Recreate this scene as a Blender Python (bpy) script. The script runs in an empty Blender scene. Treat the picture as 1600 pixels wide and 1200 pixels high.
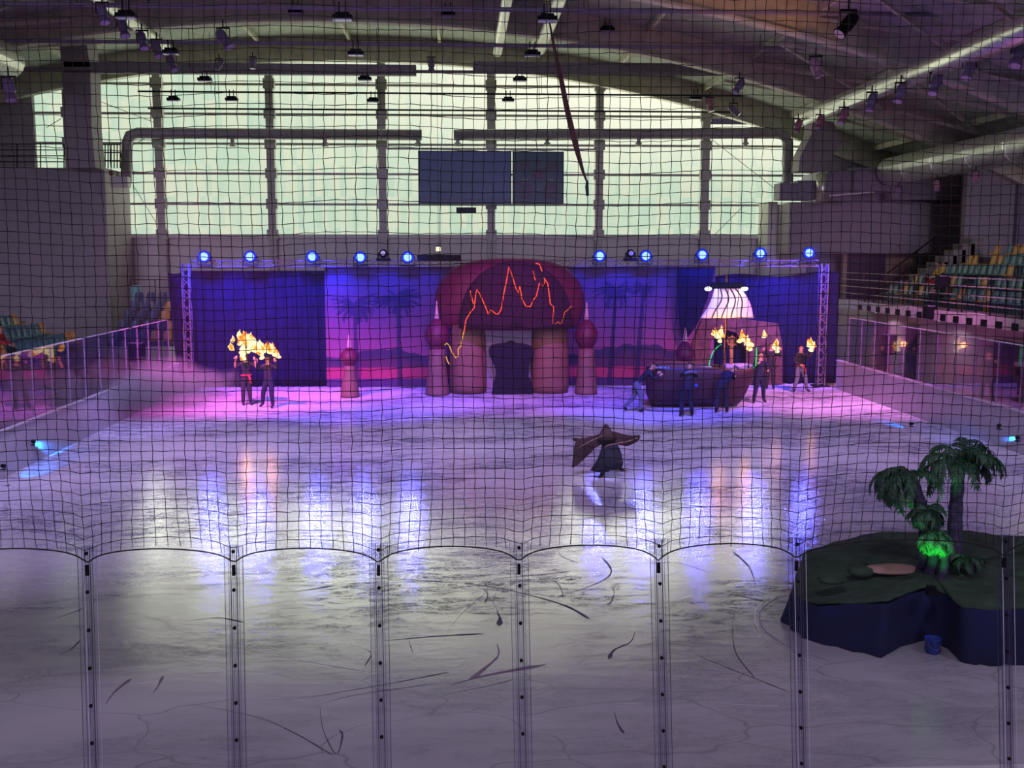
import bpy, bmesh, math, random
from mathutils import Vector, Matrix
random.seed(7)
PI = math.pi
C = bpy.context.scene.collection
S = bpy.context.scene

# ------------------------------------------------------------------ camera
F = 1650.0
CAM = Vector((0, 0, 5))
PITCH = math.atan(200 / F)
YAW = math.atan(80 / F * math.cos(PITCH))
_r = Vector((math.cos(YAW), -math.sin(YAW), 0))
_f = Vector((math.sin(YAW) * math.cos(PITCH), math.cos(YAW) * math.cos(PITCH), -math.sin(PITCH)))
_u = Vector((math.sin(YAW) * math.sin(PITCH), math.cos(YAW) * math.sin(PITCH), math.cos(PITCH)))
cd = bpy.data.cameras.new('camera')
cd.sensor_fit = 'HORIZONTAL'; cd.sensor_width = 36; cd.lens = 36 * F / 1600
cd.clip_start = 0.1; cd.clip_end = 300
cam = bpy.data.objects.new('camera', cd); C.objects.link(cam)
cam.matrix_world = Matrix(((_r.x, _u.x, -_f.x, CAM.x), (_r.y, _u.y, -_f.y, CAM.y), (_r.z, _u.z, -_f.z, CAM.z), (0, 0, 0, 1)))
S.camera = cam

def ray(u, v):
    return _r * (u - 800) + _u * (600 - v) + _f * F
def at(u, v, Y):
    d = ray(u, v); return CAM + d * (Y / d.y)
def on(u, v, z=0.0):
    d = ray(u, v); return CAM + d * ((z - CAM.z) / d.z)
def onx(u, v, X):
    d = ray(u, v); return CAM + d * (X / d.x)

# ------------------------------------------------------------------ view, world
S.view_settings.view_transform = 'Standard'
S.view_settings.look = 'None'
S.view_settings.exposure = 0.0
S.view_settings.gamma = 1.0
S.view_settings.use_curve_mapping = False
w = bpy.data.worlds.new('world'); S.world = w; w.use_nodes = True
w.node_tree.nodes['Background'].inputs[0].default_value = (0.32, 0.27, 0.42, 1)
w.node_tree.nodes['Background'].inputs[1].default_value = 0.12
try:
    S.cycles.max_bounces = 6; S.cycles.diffuse_bounces = 3; S.cycles.glossy_bounces = 3
    S.cycles.transparent_max_bounces = 16; S.cycles.transmission_bounces = 4; S.cycles.volume_bounces = 0
    S.cycles.sample_clamp_indirect = 3.0; S.cycles.use_denoising = True
    S.cycles.caustics_reflective = False; S.cycles.caustics_refractive = False
    S.cycles.volume_max_steps = 64; S.cycles.volume_step_rate = 2.0
except Exception:
    pass

def spot(name, loc, aim, col, power, size=60, blend=0.6, rad=0.15):
    l = bpy.data.lights.new(name, 'SPOT'); l.color = col; l.energy = power
    l.spot_size = math.radians(size); l.spot_blend = blend; l.shadow_soft_size = rad
    o = bpy.data.objects.new(name, l); C.objects.link(o); o.location = loc
    o.rotation_euler = (Vector(aim) - Vector(loc)).to_track_quat('-Z', 'Y').to_euler()
    return o
def point(name, loc, col, power, rad=0.2):
    l = bpy.data.lights.new(name, 'POINT'); l.color = col; l.energy = power; l.shadow_soft_size = rad
    o = bpy.data.objects.new(name, l); C.objects.link(o); o.location = loc
    return o
def sun(name, rot, col, e, ang):
    l = bpy.data.lights.new(name, 'SUN'); l.color = col; l.energy = e; l.angle = math.radians(ang)
    o = bpy.data.objects.new(name, l); C.objects.link(o); o.rotation_euler = rot
sun('hall_light', (math.radians(84), 0, math.radians(-3)), (.88, .74, 1.12), .74, 20)  # added fill from behind the camera, no such lamp in the hall
# daylight coming in through the glazing
al = bpy.data.lights.new('window_daylight', 'AREA'); al.shape = 'RECTANGLE'; al.size = 35; al.size_y = 8.2; al.energy = 950; al.color = (.98, 1.0, .74)
ao = bpy.data.objects.new('window_daylight', al); C.objects.link(ao); ao.location = (.2, 55.95, 10.3); ao.rotation_euler = (math.radians(-90), 0, 0)
LILAC = (0.62, 0.52, 1.0); BLUE = (0.08, 0.10, 1.0); PINK = (1.0, 0.16, 0.50); VIOLET = (0.45, 0.15, 1.0); WARM = (1.0, 0.35, 0.10)
# house wash over the ice, hung high in the roof beyond the frame's top
for x in (-8, 2, 12):
    spot('ice_wash', (x, 14, 13.5), (x, 24, 0), (0.66, 0.50, 1.0), 11500 if x < 0 else 8200, 70, 1.0, 0.8)
    spot('ice_wash', (x, 4, 13.0), (x, 12, 0), (0.76, 0.66, 0.82), 1750, 110, 0.9, 0.8)
# wash that colours the ice in front of the set
spot('stage_wash', (-9, 27, 11), (-7.5, 38, 0), (1.0, .12, .75), 22000, 44, 1.0, 0.3)
spot('stage_wash', (-3, 27, 12), (-3.5, 36, 0), (0.18, 0.08, 1.0), 17000, 42, 1.0, 0.3)
spot('stage_wash', (3, 27, 12), (1.5, 38, 0), (0.55, 0.10, 1.0), 10000, 42, 1.0, 0.3)
spot('stage_wash', (6, 26, 12), (6.5, 34.5, 0), (0.08, 0.06, 1.0), 16000, 34, 1.0, 0.3)
spot('stage_wash', (14, 26, 11), (13, 38, 0), (0.9, 0.25, 0.75), 20000, 50, 1.0, 0.3)
spot('set_wash', (-3, 24, 9), (1.5, 39, 2.2), (1.0, 0.26, 0.25), 2600, 20, 0.8, 0.3)
spot('set_wash', (8, 24, 9), (5.5, 39, 2.0), (1.0, 0.22, 0.42), 900, 26, 0.8, 0.3)
spot('set_wash', (-6, 24, 9), (-4.5, 39, 1.4), (1.0, 0.20, 0.45), 1000, 20, 0.8, 0.3)
# coloured uplights on the roof, and an added fill for the right wall
spot('roof_uplight', (11, 30, 7), (9.5, 38, 15), (1.0, 0.42, 0.14), 800, 50, 0.9, 0.3)
spot('roof_uplight', (19, 24, 8), (26, 46.5, 6.5), (.85, .7, .85), 1500, 40, .9, .3)  # added fill to brighten the right wall, not an uplight
spot('roof_uplight', (17, 28, 6), (19, 38, 12), (0.36, 0.25, 0.80), 260, 70, 0.9, 0.3)
spot('roof_uplight', (-12, 28, 6), (-16, 38, 14), (0.55, 0.30, 0.65), 120, 70, 0.9, 0.3)
spot('smoke_light', (-8, 22, 6), (-9.5, 33, .6), (.42, .34, 1.0), 4200, 34, .9, .2)

# ------------------------------------------------------------------ materials
def srgb(r, g, b):
    f = lambda c: (c / 255) / 12.92 if c <= 10 else (((c / 255) + 0.055) / 1.055) ** 2.4
    return (f(r), f(g), f(b))
class NT:
    def __init__(s, name):
        s.m = bpy.data.materials.new(name); s.m.use_nodes = True
        s.t = s.m.node_tree; s.n = s.t.nodes; s.b = s.n['Principled BSDF']; s.o = s.n['Material Output']
    def add(s, typ, **kw):
        x = s.n.new(typ)
        for k, v in kw.items():
            if k.startswith('_'): setattr(x, k[1:], v)
            else: x.inputs[k.replace('__', ' ')].default_value = v
        return x
    def l(s, a, b): s.t.links.new(a, b)
MATS = {}
def mat(name, col, rough=0.6, metal=0.0, vary=0.18, scale=4.0, bump=0.0, spec=0.5, emit=None, es=0.0):
    if name in MATS: return MATS[name]
    t = NT(name); b = t.b
    b.inputs['Roughness'].default_value = rough; b.inputs['Metallic'].default_value = metal
    b.inputs['Specular IOR Level'].default_value = spec
    tc = t.add('ShaderNodeTexCoord'); nz = t.add('ShaderNodeTexNoise', Scale=scale, Detail=5.0)
    t.l(tc.outputs['Object'], nz.inputs['Vector'])
    cr = t.add('ShaderNodeValToRGB')
    e = cr.color_ramp.elements
    e[0].position = .3; e[1].position = .7
    e[0].color = (*[c * (1 - vary) for c in col], 1); e[1].color = (*[min(1, c * (1 + vary)) for c in col], 1)
    t.l(nz.outputs['Fac'], cr.inputs['Fac']); t.l(cr.outputs['Color'], b.inputs['Base Color'])
    if bump:
        bp = t.add('ShaderNodeBump', Strength=bump, Distance=0.02)
        t.l(nz.outputs['Fac'], bp.inputs['Height']); t.l(bp.outputs['Normal'], b.inputs['Normal'])
    if emit:
        b.inputs['Emission Color'].default_value = (*emit, 1); b.inputs['Emission Strength'].default_value = es
    MATS[name] = t.m
    return t.m
def glow(name, col, s):
    if name in MATS: return MATS[name]
    t = NT(name); e = t.add('ShaderNodeEmission', Color=(*col, 1), Strength=s)
    t.l(e.outputs[0], t.o.inputs['Surface']); t.n.remove(t.b); MATS[name] = t.m
    return t.m
def clear(name, tint, gl=0.05, rough=0.05, glc=(1, 1, 1)):
    if name in MATS: return MATS[name]
    t = NT(name)
    tr = t.add('ShaderNodeBsdfTransparent', Color=(*tint, 1)); g = t.add('ShaderNodeBsdfGlossy', Color=(*glc, 1), Roughness=rough)
    mx = t.add('ShaderNodeMixShader', Fac=gl)
    t.l(tr.outputs[0], mx.inputs[1]); t.l(g.outputs[0], mx.inputs[2]); t.l(mx.outputs[0], t.o.inputs['Surface'])
    t.n.remove(t.b); MATS[name] = t.m
    return t.m

M = dict(
    black=mat('black_metal', (0.006, 0.006, 0.010), 0.6, spec=.12),
    blackcloth=mat('black_cloth', (0.008, 0.009, 0.035), 0.95, scale=2, bump=.3, spec=.1),
    concrete=mat('painted_concrete', (0.33, 0.29, 0.33), 0.8, scale=1.2, vary=.08, bump=.15),
    pale=mat('pale_plaster', (0.60, 0.59, 0.56), 0.8, scale=1.0, vary=.07),
    steel=mat('galvanised_steel', (0.85, 0.85, 0.76), 0.34, 0.8, scale=6, bump=.2),
    roof=mat('roof_deck', (0.46, 0.51, 0.43), 0.8, scale=2),
    beam=mat('roof_beam_paint', (0.62, 0.60, 0.47), 0.6, scale=2),
    mull=mat('mullion_paint', (0.42, 0.41, 0.38), 0.6),
    truss=mat('truss_aluminium', (0.20, 0.13, 0.15), 0.5, 0.2),
    cord=mat('net_cord', (0.006, 0.007, 0.006), 0.9, vary=.05),
    boards=mat('white_boards', (0.62, 0.60, 0.66), 0.35, scale=3, vary=.06),
    cap=mat('board_cap', (0.95, 0.93, 0.95), 0.25, vary=.05, emit=(.8, .7, .9), es=0.0),
    teal=mat('teal_plastic', (0.10, 0.26, 0.30), 0.35, vary=.1),
    orange=mat('orange_plastic', (0.75, 0.36, 0.07), 0.35, vary=.1),
    navyseat=mat('navy_plastic', (0.05, 0.09, 0.20), 0.4, vary=.1),
    tread=mat('stand_concrete', (0.27, 0.24, 0.24), 0.9),
    ground=mat('arena_floor', (0.36, 0.25, 0.27), 0.7, scale=1),
    skin=mat('skin', (0.55, 0.28, 0.19), 0.6, vary=.06),
    darkcoat=mat('dark_clothing', (0.02, 0.018, 0.03), 0.9),
    navy=mat('navy_clothing', (0.012, 0.014, 0.04), 0.9),
    grey=mat('grey_trousers', (0.13, 0.13, 0.19), 0.9),
    redcloth=mat('red_cloth', (0.40, 0.03, 0.04), 0.85),
    hair=mat('dark_hair', (0.02, 0.014, 0.01), 0.7),
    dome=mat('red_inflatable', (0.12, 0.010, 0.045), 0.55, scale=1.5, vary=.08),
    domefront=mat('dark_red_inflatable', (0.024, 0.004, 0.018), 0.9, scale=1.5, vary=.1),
    peach=mat('sand_inflatable', (0.20, 0.09, 0.08), 0.6, scale=1.5, vary=.08),
    lilacwall=mat('pale_inflatable', (0.26, 0.19, 0.32), 0.6, scale=1.5, vary=.08),
    hull=mat('dark_hull', (0.06, 0.022, 0.03), 0.55, scale=3),
    wood=mat('brown_wood', (0.20, 0.09, 0.04), 0.6),
    green=mat('green_mat', (0.03, 0.06, 0.04), 0.95, scale=5, vary=.4, bump=.5),
    skirt=mat('blue_black_cloth', (0.003, 0.008, 0.06), 0.85, scale=3, vary=.3),
    leaf=mat('palm_leaf', (0.018, 0.065, 0.035), 0.6, vary=.3),
    trunk=mat('palm_trunk', (0.035, 0.03, 0.07), 0.85, scale=14, vary=.5, bump=.8),
    sand=mat('sand_patch', (0.42, 0.26, 0.22), 0.9, scale=6),
    bluebucket=mat('blue_plastic', (0.02, 0.05, 0.35), 0.4),
    box=mat('purple_grey_metal', (0.22, 0.19, 0.26), 0.6),
    door=mat('dark_door', (0.03, 0.03, 0.07), 0.7),
    warmwall=mat('tan_wall', (0.55, 0.40, 0.28), 0.8),
    ribbon=mat('maroon_ribbon', (0.14, 0.06, 0.06), 0.8),
)

# ------------------------------------------------------------------ mesh helpers
class MB:
    def __init__(s): s.v = []; s.f = []; s.m = []; s.k = 0
    def add(s, vs, fs):
        o = len(s.v); s.v += [tuple(v) for v in vs]; s.f += [tuple(i + o for i in f) for f in fs]; s.m += [s.k] * len(fs)
        return s
    def box(s, a, b, rot=None, org=None):
        x0, y0, z0 = a; x1, y1, z1 = b
        vs = [Vector(p) for p in ((x0, y0, z0), (x1, y0, z0), (x1, y1, z0), (x0, y1, z0), (x0, y0, z1), (x1, y0, z1), (x1, y1, z1), (x0, y1, z1))]
        if rot: vs = [rot @ (v - Vector(org)) + Vector(org) for v in vs]
        return s.add(vs, ((0, 3, 2, 1), (4, 5, 6, 7), (0, 1, 5, 4), (1, 2, 6, 5), (2, 3, 7, 6), (3, 0, 4, 7)))
    def tube(s, pts, rad, n=6, cap=True):
        pts = [Vector(p) for p in pts]
        if not hasattr(rad, '__len__'): rad = [rad] * len(pts)
        vs = []; prev = None
        for i, p in enumerate(pts):
            d = (pts[min(i + 1, len(pts) - 1)] - pts[max(i - 1, 0)]).normalized()
            if prev is None:
                a = d.cross(Vector((0, 0, 1)))
                if a.length < .05: a = d.cross(Vector((1, 0, 0)))
            else: a = prev - d * prev.dot(d)
            a.normalize(); prev = a; b = d.cross(a)
            for k in range(n):
                t = 2 * PI * (k + .5) / n
                vs.append(p + (a * math.cos(t) + b * math.sin(t)) * rad[i])
        fs = [(i * n + k, i * n + (k + 1) % n, (i + 1) * n + (k + 1) % n, (i + 1) * n + k) for i in range(len(pts) - 1) for k in range(n)]
        if cap: fs += [tuple(range(n))[::-1], tuple(range((len(pts) - 1) * n, len(pts) * n))]
        return s.add(vs, fs)
    def lathe(s, prof, org=(0, 0, 0), n=24, sx=1, sy=1):
        vs = []; o = Vector(org)
        for r, z in prof:
            for k in range(n):
                t = 2 * PI * k / n
                vs.append(o + Vector((r * sx * math.cos(t), r * sy * math.sin(t), z)))
        fs = [(i * n + k, i * n + (k + 1) % n, (i + 1) * n + (k + 1) % n, (i + 1) * n + k) for i in range(len(prof) - 1) for k in range(n)]
        fs += [tuple(range(n))[::-1], tuple(range((len(prof) - 1) * n, len(prof) * n))]
        return s.add(vs, fs)
    def ball(s, c, r, n=10, m=6):
        if not hasattr(r, '__len__'): r = (r, r, r)
        prof = [(math.sin(PI * (i + .02) / (m + .04)), -math.cos(PI * (i + .02) / (m + .04))) for i in range(m + 1)]
        o = len(s.v); s.lathe(prof, (0, 0, 0), n)
        for i in range(o, len(s.v)):
            v = s.v[i]; s.v[i] = (c[0] + v[0] * r[0], c[1] + v[1] * r[1], c[2] + v[2] * r[2])
        return s
    def grid(s, fn, nu, nv, close=False):
        vs = [fn(i / (nu - 1), j / (nv - 1)) for j in range(nv) for i in range(nu)]
        fs = [(j * nu + i, j * nu + i + 1, (j + 1) * nu + i + 1, (j + 1) * nu + i) for j in range(nv - 1) for i in range(nu - 1)]
        return s.add(vs, fs)
    def prism(s, poly, y0, y1):
        """poly = [(x,z)], extruded in y"""
        n = len(poly)
        vs = [(x, y0, z) for x, z in poly] + [(x, y1, z) for x, z in poly]
        fs = [tuple(range(n)), tuple(range(2 * n - 1, n - 1, -1))] + [(i, i + n, (i + 1) % n + n, (i + 1) % n) for i in range(n)]
        return s.add(vs, fs)
    def mesh(s, name, mats, smooth=False):
        me = bpy.data.meshes.new(name); me.from_pydata(s.v, [], s.f)
        if not isinstance(mats, (list, tuple)): mats = [mats]
        for m in mats: me.materials.append(m)
        if any(s.m): me.polygons.foreach_set('material_index', s.m)
        if smooth: me.polygons.foreach_set('use_smooth', [True] * len(me.polygons))
        me.update(); return me
    def build(s, name, mats, parent=None, smooth=False):
        o = bpy.data.objects.new(name, s.mesh(name, mats, smooth)); C.objects.link(o)
        if parent: o.parent = parent; o.matrix_parent_inverse = Matrix.Identity(4); 
        return o
def solid(o, t, off=0.0):
    m = o.modifiers.new('solid', 'SOLIDIFY'); m.thickness = t; m.offset = off
    return o
def tag(o, label=None, cat=None, group=None, kind=None):
    if label: o['label'] = label
    if cat: o['category'] = cat
    if group: o['group'] = group
    if kind: o['kind'] = kind
    return o
def empty(name, loc=(0, 0, 0), rz=0, label=None, cat=None, group=None, kind=None):
    o = bpy.data.objects.new(name, None); C.objects.link(o); o.location = loc; o.rotation_euler = (0, 0, rz)
    return tag(o, label, cat, group, kind)
def copy_tree(o, parent=None):
    c = o.copy(); C.objects.link(c)
    if parent: c.parent = parent
    for ch in list(o.children): copy_tree(ch, c)
    return c
def link(name, me, parent=None, loc=(0, 0, 0)):
    o = bpy.data.objects.new(name, me); C.objects.link(o); o.location = loc
    if parent: o.parent = parent
    return o
def struct(o): return tag(o, kind='structure')
ORD = ['first', 'second', 'third', 'fourth', 'fifth', 'sixth', 'seventh', 'eighth', 'ninth', 'tenth', 'eleventh', 'twelfth', 'thirteenth',
       'fourteenth', 'fifteenth', 'sixteenth', 'seventeenth', 'eighteenth', 'nineteenth', 'twentieth'] + [f'{w}-{o}' for w in ('twenty', 'thirty') for o in ('first', 'second', 'third', 'fourth', 'fifth', 'sixth', 'seventh', 'eighth', 'ninth')]

YW = 56.0          # window wall
XL, XR = -10.4, 14.2   # rink boards
# ================================================================== SETTING
# ---- ice
def ice_material():
    t = NT('rink_ice'); b = t.b
    tc = t.add('ShaderNodeTexCoord')
    mp = t.add('ShaderNodeMapping', Scale=(.55, 1.0, 1)); t.l(tc.outputs['Object'], mp.inputs['Vector'])
    sy0 = t.add('ShaderNodeSeparateXYZ'); t.l(tc.outputs['Object'], sy0.inputs[0])
    big = t.add('ShaderNodeTexNoise', Scale=.35, Detail=6.0, Roughness=.65, Distortion=.6); t.l(mp.outputs[0], big.inputs['Vector'])
    mp2 = t.add('ShaderNodeMapping', Scale=(.9, 2.6, 1), Rotation=(0, 0, .12)); t.l(tc.outputs['Object'], mp2.inputs['Vector'])
    mid = t.add('ShaderNodeTexNoise', Scale=1.6, Detail=8.0, Roughness=.72, Distortion=1.1); t.l(mp2.outputs[0], mid.inputs['Vector'])
    mp3 = t.add('ShaderNodeMapping', Scale=(1.0, 3.0, 1), Rotation=(0, 0, -.35)); t.l(tc.outputs['Object'], mp3.inputs['Vector'])
    fine = t.add('ShaderNodeTexNoise', Scale=9.0, Detail=6.0, Roughness=.7, Distortion=2.5); t.l(mp3.outputs[0], fine.inputs['Vector'])
    # dark scuffs
    r1 = t.add('ShaderNodeValToRGB'); r1.color_ramp.elements[0].position = .455; r1.color_ramp.elements[1].position = .55
    t.l(mid.outputs['Fac'], r1.inputs['Fac'])
    r2 = t.add('ShaderNodeValToRGB'); r2.color_ramp.elements[0].position = .45; r2.color_ramp.elements[1].position = .52
    t.l(fine.outputs['Fac'], r2.inputs['Fac'])
    mul = t.add('ShaderNodeMath', _operation='MULTIPLY'); t.l(r1.outputs['Color'], mul.inputs[0]); t.l(r2.outputs['Color'], mul.inputs[1])
    # thin skate lines from distorted voronoi edges
    mp4 = t.add('ShaderNodeMapping', Scale=(.35, .8, 1), Rotation=(0, 0, .4)); t.l(tc.outputs['Object'], mp4.inputs['Vector'])
    vor = t.add('ShaderNodeTexVoronoi', Scale=1.1, _feature='DISTANCE_TO_EDGE')
    nz = t.add('ShaderNodeTexNoise', Scale=.8, Detail=3.0); t.l(mp4.outputs[0], nz.inputs['Vector'])
    vm = t.add('ShaderNodeVectorMath', _operation='MULTIPLY_ADD'); t.l(nz.outputs['Color'], vm.inputs[0]); vm.inputs[1].default_value = (1.4, 1.4, 0); t.l(mp4.outputs[0], vm.inputs[2])
    t.l(vm.outputs[0], vor.inputs['Vector'])
    r3 = t.add('ShaderNodeValToRGB'); r3.color_ramp.elements[0].position = .0; r3.color_ramp.elements[0].color = (1, 1, 1, 1); r3.color_ramp.elements[1].position = .012; r3.color_ramp.elements[1].color = (0, 0, 0, 1)
    t.l(vor.outputs['Distance'], r3.inputs['Fac'])
    gate = t.add('ShaderNodeMapRange', _interpolation_type='SMOOTHSTEP'); t.l(sy0.outputs['Y'], gate.inputs['Value'])
    gate.inputs['From Min'].default_value = 11.0; gate.inputs['From Max'].default_value = 15.5; gate.inputs['To Min'].default_value = .22; gate.inputs['To Max'].default_value = 1.0
    mulg = t.add('ShaderNodeMath', _operation='MULTIPLY'); t.l(mul.outputs[0], mulg.inputs[0])
    patch = t.add('ShaderNodeMapRange', _interpolation_type='SMOOTHSTEP'); t.l(big.outputs['Fac'], patch.inputs['Value'])
    patch.inputs['From Min'].default_value = .44; patch.inputs['From Max'].default_value = .58; patch.inputs['To Min'].default_value = 1.0; patch.inputs['To Max'].default_value = .12
    gp = t.add('ShaderNodeMath', _operation='MULTIPLY'); t.l(gate.outputs[0], gp.inputs[0]); t.l(patch.outputs[0], gp.inputs[1]); t.l(gp.outputs[0], mulg.inputs[1])
    lin = t.add('ShaderNodeMath', _operation='MULTIPLY'); t.l(r3.outputs['Color'], lin.inputs[0]); lin.inputs[1].default_value = .35
    mx = t.add('ShaderNodeMath', _operation='MAXIMUM'); t.l(mulg.outputs[0], mx.inputs[0]); t.l(lin.outputs[0], mx.inputs[1])
    base = t.add('ShaderNodeValToRGB'); t.l(big.outputs['Fac'], base.inputs['Fac'])
    base.color_ramp.elements[0].position = .35; base.color_ramp.elements[1].position = .65
    base.color_ramp.elements[0].color = (.40, .39, .48, 1); base.color_ramp.elements[1].color = (.58, .56, .66, 1)
    mc = t.add('ShaderNodeMix', _data_type='RGBA'); t.l(mx.outputs[0], mc.inputs[0]); t.l(base.outputs['Color'], mc.inputs[6]); mc.inputs[7].default_value = (.05, .045, .085, 1)
    # bump: gentle ripples
    bp = t.add('ShaderNodeBump', Strength=.12, Distance=.02); t.l(mid.outputs['Fac'], bp.inputs['Height'])
    bp2 = t.add('ShaderNodeBump', Strength=.08, Distance=.01); t.l(fine.outputs['Fac'], bp2.inputs['Height']); t.l(bp.outputs[0], bp2.inputs['Normal'])
    dif = t.add('ShaderNodeBsdfDiffuse', Roughness=.5); t.l(mc.outputs[2], dif.inputs['Color'])
    gl = t.add('ShaderNodeBsdfGlossy', Roughness=.16); gl.inputs['Color'].default_value = (1, 1, 1, 1); t.l(bp2.outputs[0], gl.inputs['Normal'])
    rr = t.add('ShaderNodeMapRange'); t.l(big.outputs['Fac'], rr.inputs['Value']); rr.inputs['From Min'].default_value = .3; rr.inputs['From Max'].default_value = .7; rr.inputs['To Min'].default_value = .04; rr.inputs['To Max'].default_value = .10
    t.l(rr.outputs[0], gl.inputs['Roughness'])
    # reflection dialled in by distance: weak far off, strong midway, weak nearest
    sy = t.add('ShaderNodeSeparateXYZ'); t.l(tc.outputs['Object'], sy.inputs[0])
    rcap = t.add('ShaderNodeMapRange', _interpolation_type='SMOOTHSTEP'); t.l(sy.outputs['Y'], rcap.inputs['Value'])
    rcap.inputs['From Min'].default_value = 17; rcap.inputs['From Max'].default_value = 30; rcap.inputs['To Min'].default_value = .82; rcap.inputs['To Max'].default_value = .16
    rc2 = t.add('ShaderNodeMapRange', _interpolation_type='SMOOTHSTEP'); t.l(sy.outputs['Y'], rc2.inputs['Value'])
    rc2.inputs['From Min'].default_value = 11.2; rc2.inputs['From Max'].default_value = 14.2; rc2.inputs['To Min'].default_value = .12; rc2.inputs['To Max'].default_value = .82
    rcm = t.add('ShaderNodeMath', _operation='MINIMUM'); t.l(rcap.outputs[0], rcm.inputs[0]); t.l(rc2.outputs[0], rcm.inputs[1])
    fr = t.add('ShaderNodeFresnel', IOR=1.75)
    sub = t.add('ShaderNodeMath', _operation='MULTIPLY_ADD'); t.l(mx.outputs[0], sub.inputs[0]); sub.inputs[1].default_value = -.97; sub.inputs[2].default_value = 1
    fm = t.add('ShaderNodeMath', _operation='MULTIPLY', _use_clamp=True); t.l(fr.outputs[0], fm.inputs[0]); t.l(sub.outputs[0], fm.inputs[1])
    fk = t.add('ShaderNodeMath', _operation='MULTIPLY', _use_clamp=True); t.l(fm.outputs[0], fk.inputs[0]); fk.inputs[1].default_value = 2.4
    cap = t.add('ShaderNodeMath', _operation='MINIMUM'); t.l(fk.outputs[0], cap.inputs[0]); t.l(rcm.outputs[0], cap.inputs[1])
    ms = t.add('ShaderNodeMixShader'); t.l(cap.outputs[0], ms.inputs[0]); t.l(dif.outputs[0], ms.inputs[1]); t.l(gl.outputs[0], ms.inputs[2])
    t.l(ms.outputs[0], t.o.inputs['Surface']); t.n.remove(b)
    return t.m
ice = MB().box((XL, 7.7, -.06), (XR, 41.6, 0)).build('floor', ice_material()); struct(ice)
fl = MB().box((-40, -2, -.3), (40, 60, -.065)).build('floor', M['ground']); struct(fl)

# skate marks drawn where the photograph has them, thin scratches and gouges lying on the ice
def mark(pts, wd, m, name='skate_mark'):
    P = [on(u, v, .003) for u, v in pts]
    Q = []
    for i in range(len(P) - 1):
        a = P[max(i - 1, 0)]; b = P[i]; c = P[i + 1]; d = P[min(i + 2, len(P) - 1)]
        for k in range(6):
            t = k / 6; Q.append(.5 * ((2 * b) + (c - a) * t + (2 * a - 5 * b + 4 * c - d) * t * t + (3 * b - a - 3 * c + d) * t ** 3))
    Q.append(P[-1]); n = len(Q); vs = []; fs = []
    for i, q in enumerate(Q):
        d = (Q[min(i + 1, n - 1)] - Q[max(i - 1, 0)]); d.z = 0; d.normalize(); s = Vector((-d.y, d.x, 0))
        tt_ = i / (n - 1); ww = wd * .85 * (.15 + tt_ ** 1.6) * min(1, (1 - tt_) * 7 + .12) * (.7 + .6 * random.random())
        vs += [q - s * ww, q + s * ww]
    for i in range(n - 1): fs.append((2 * i, 2 * i + 1, 2 * i + 3, 2 * i + 2))
    o = MB().add(vs, fs).build(name, m, ice); return o
DK = mat('scratch_dark', (.085, .075, .115), .7); LT = mat('scratch_light', (.75, .74, .8), .6); RD = mat('scratch_red', (.24, .17, .25), .6)
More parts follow.
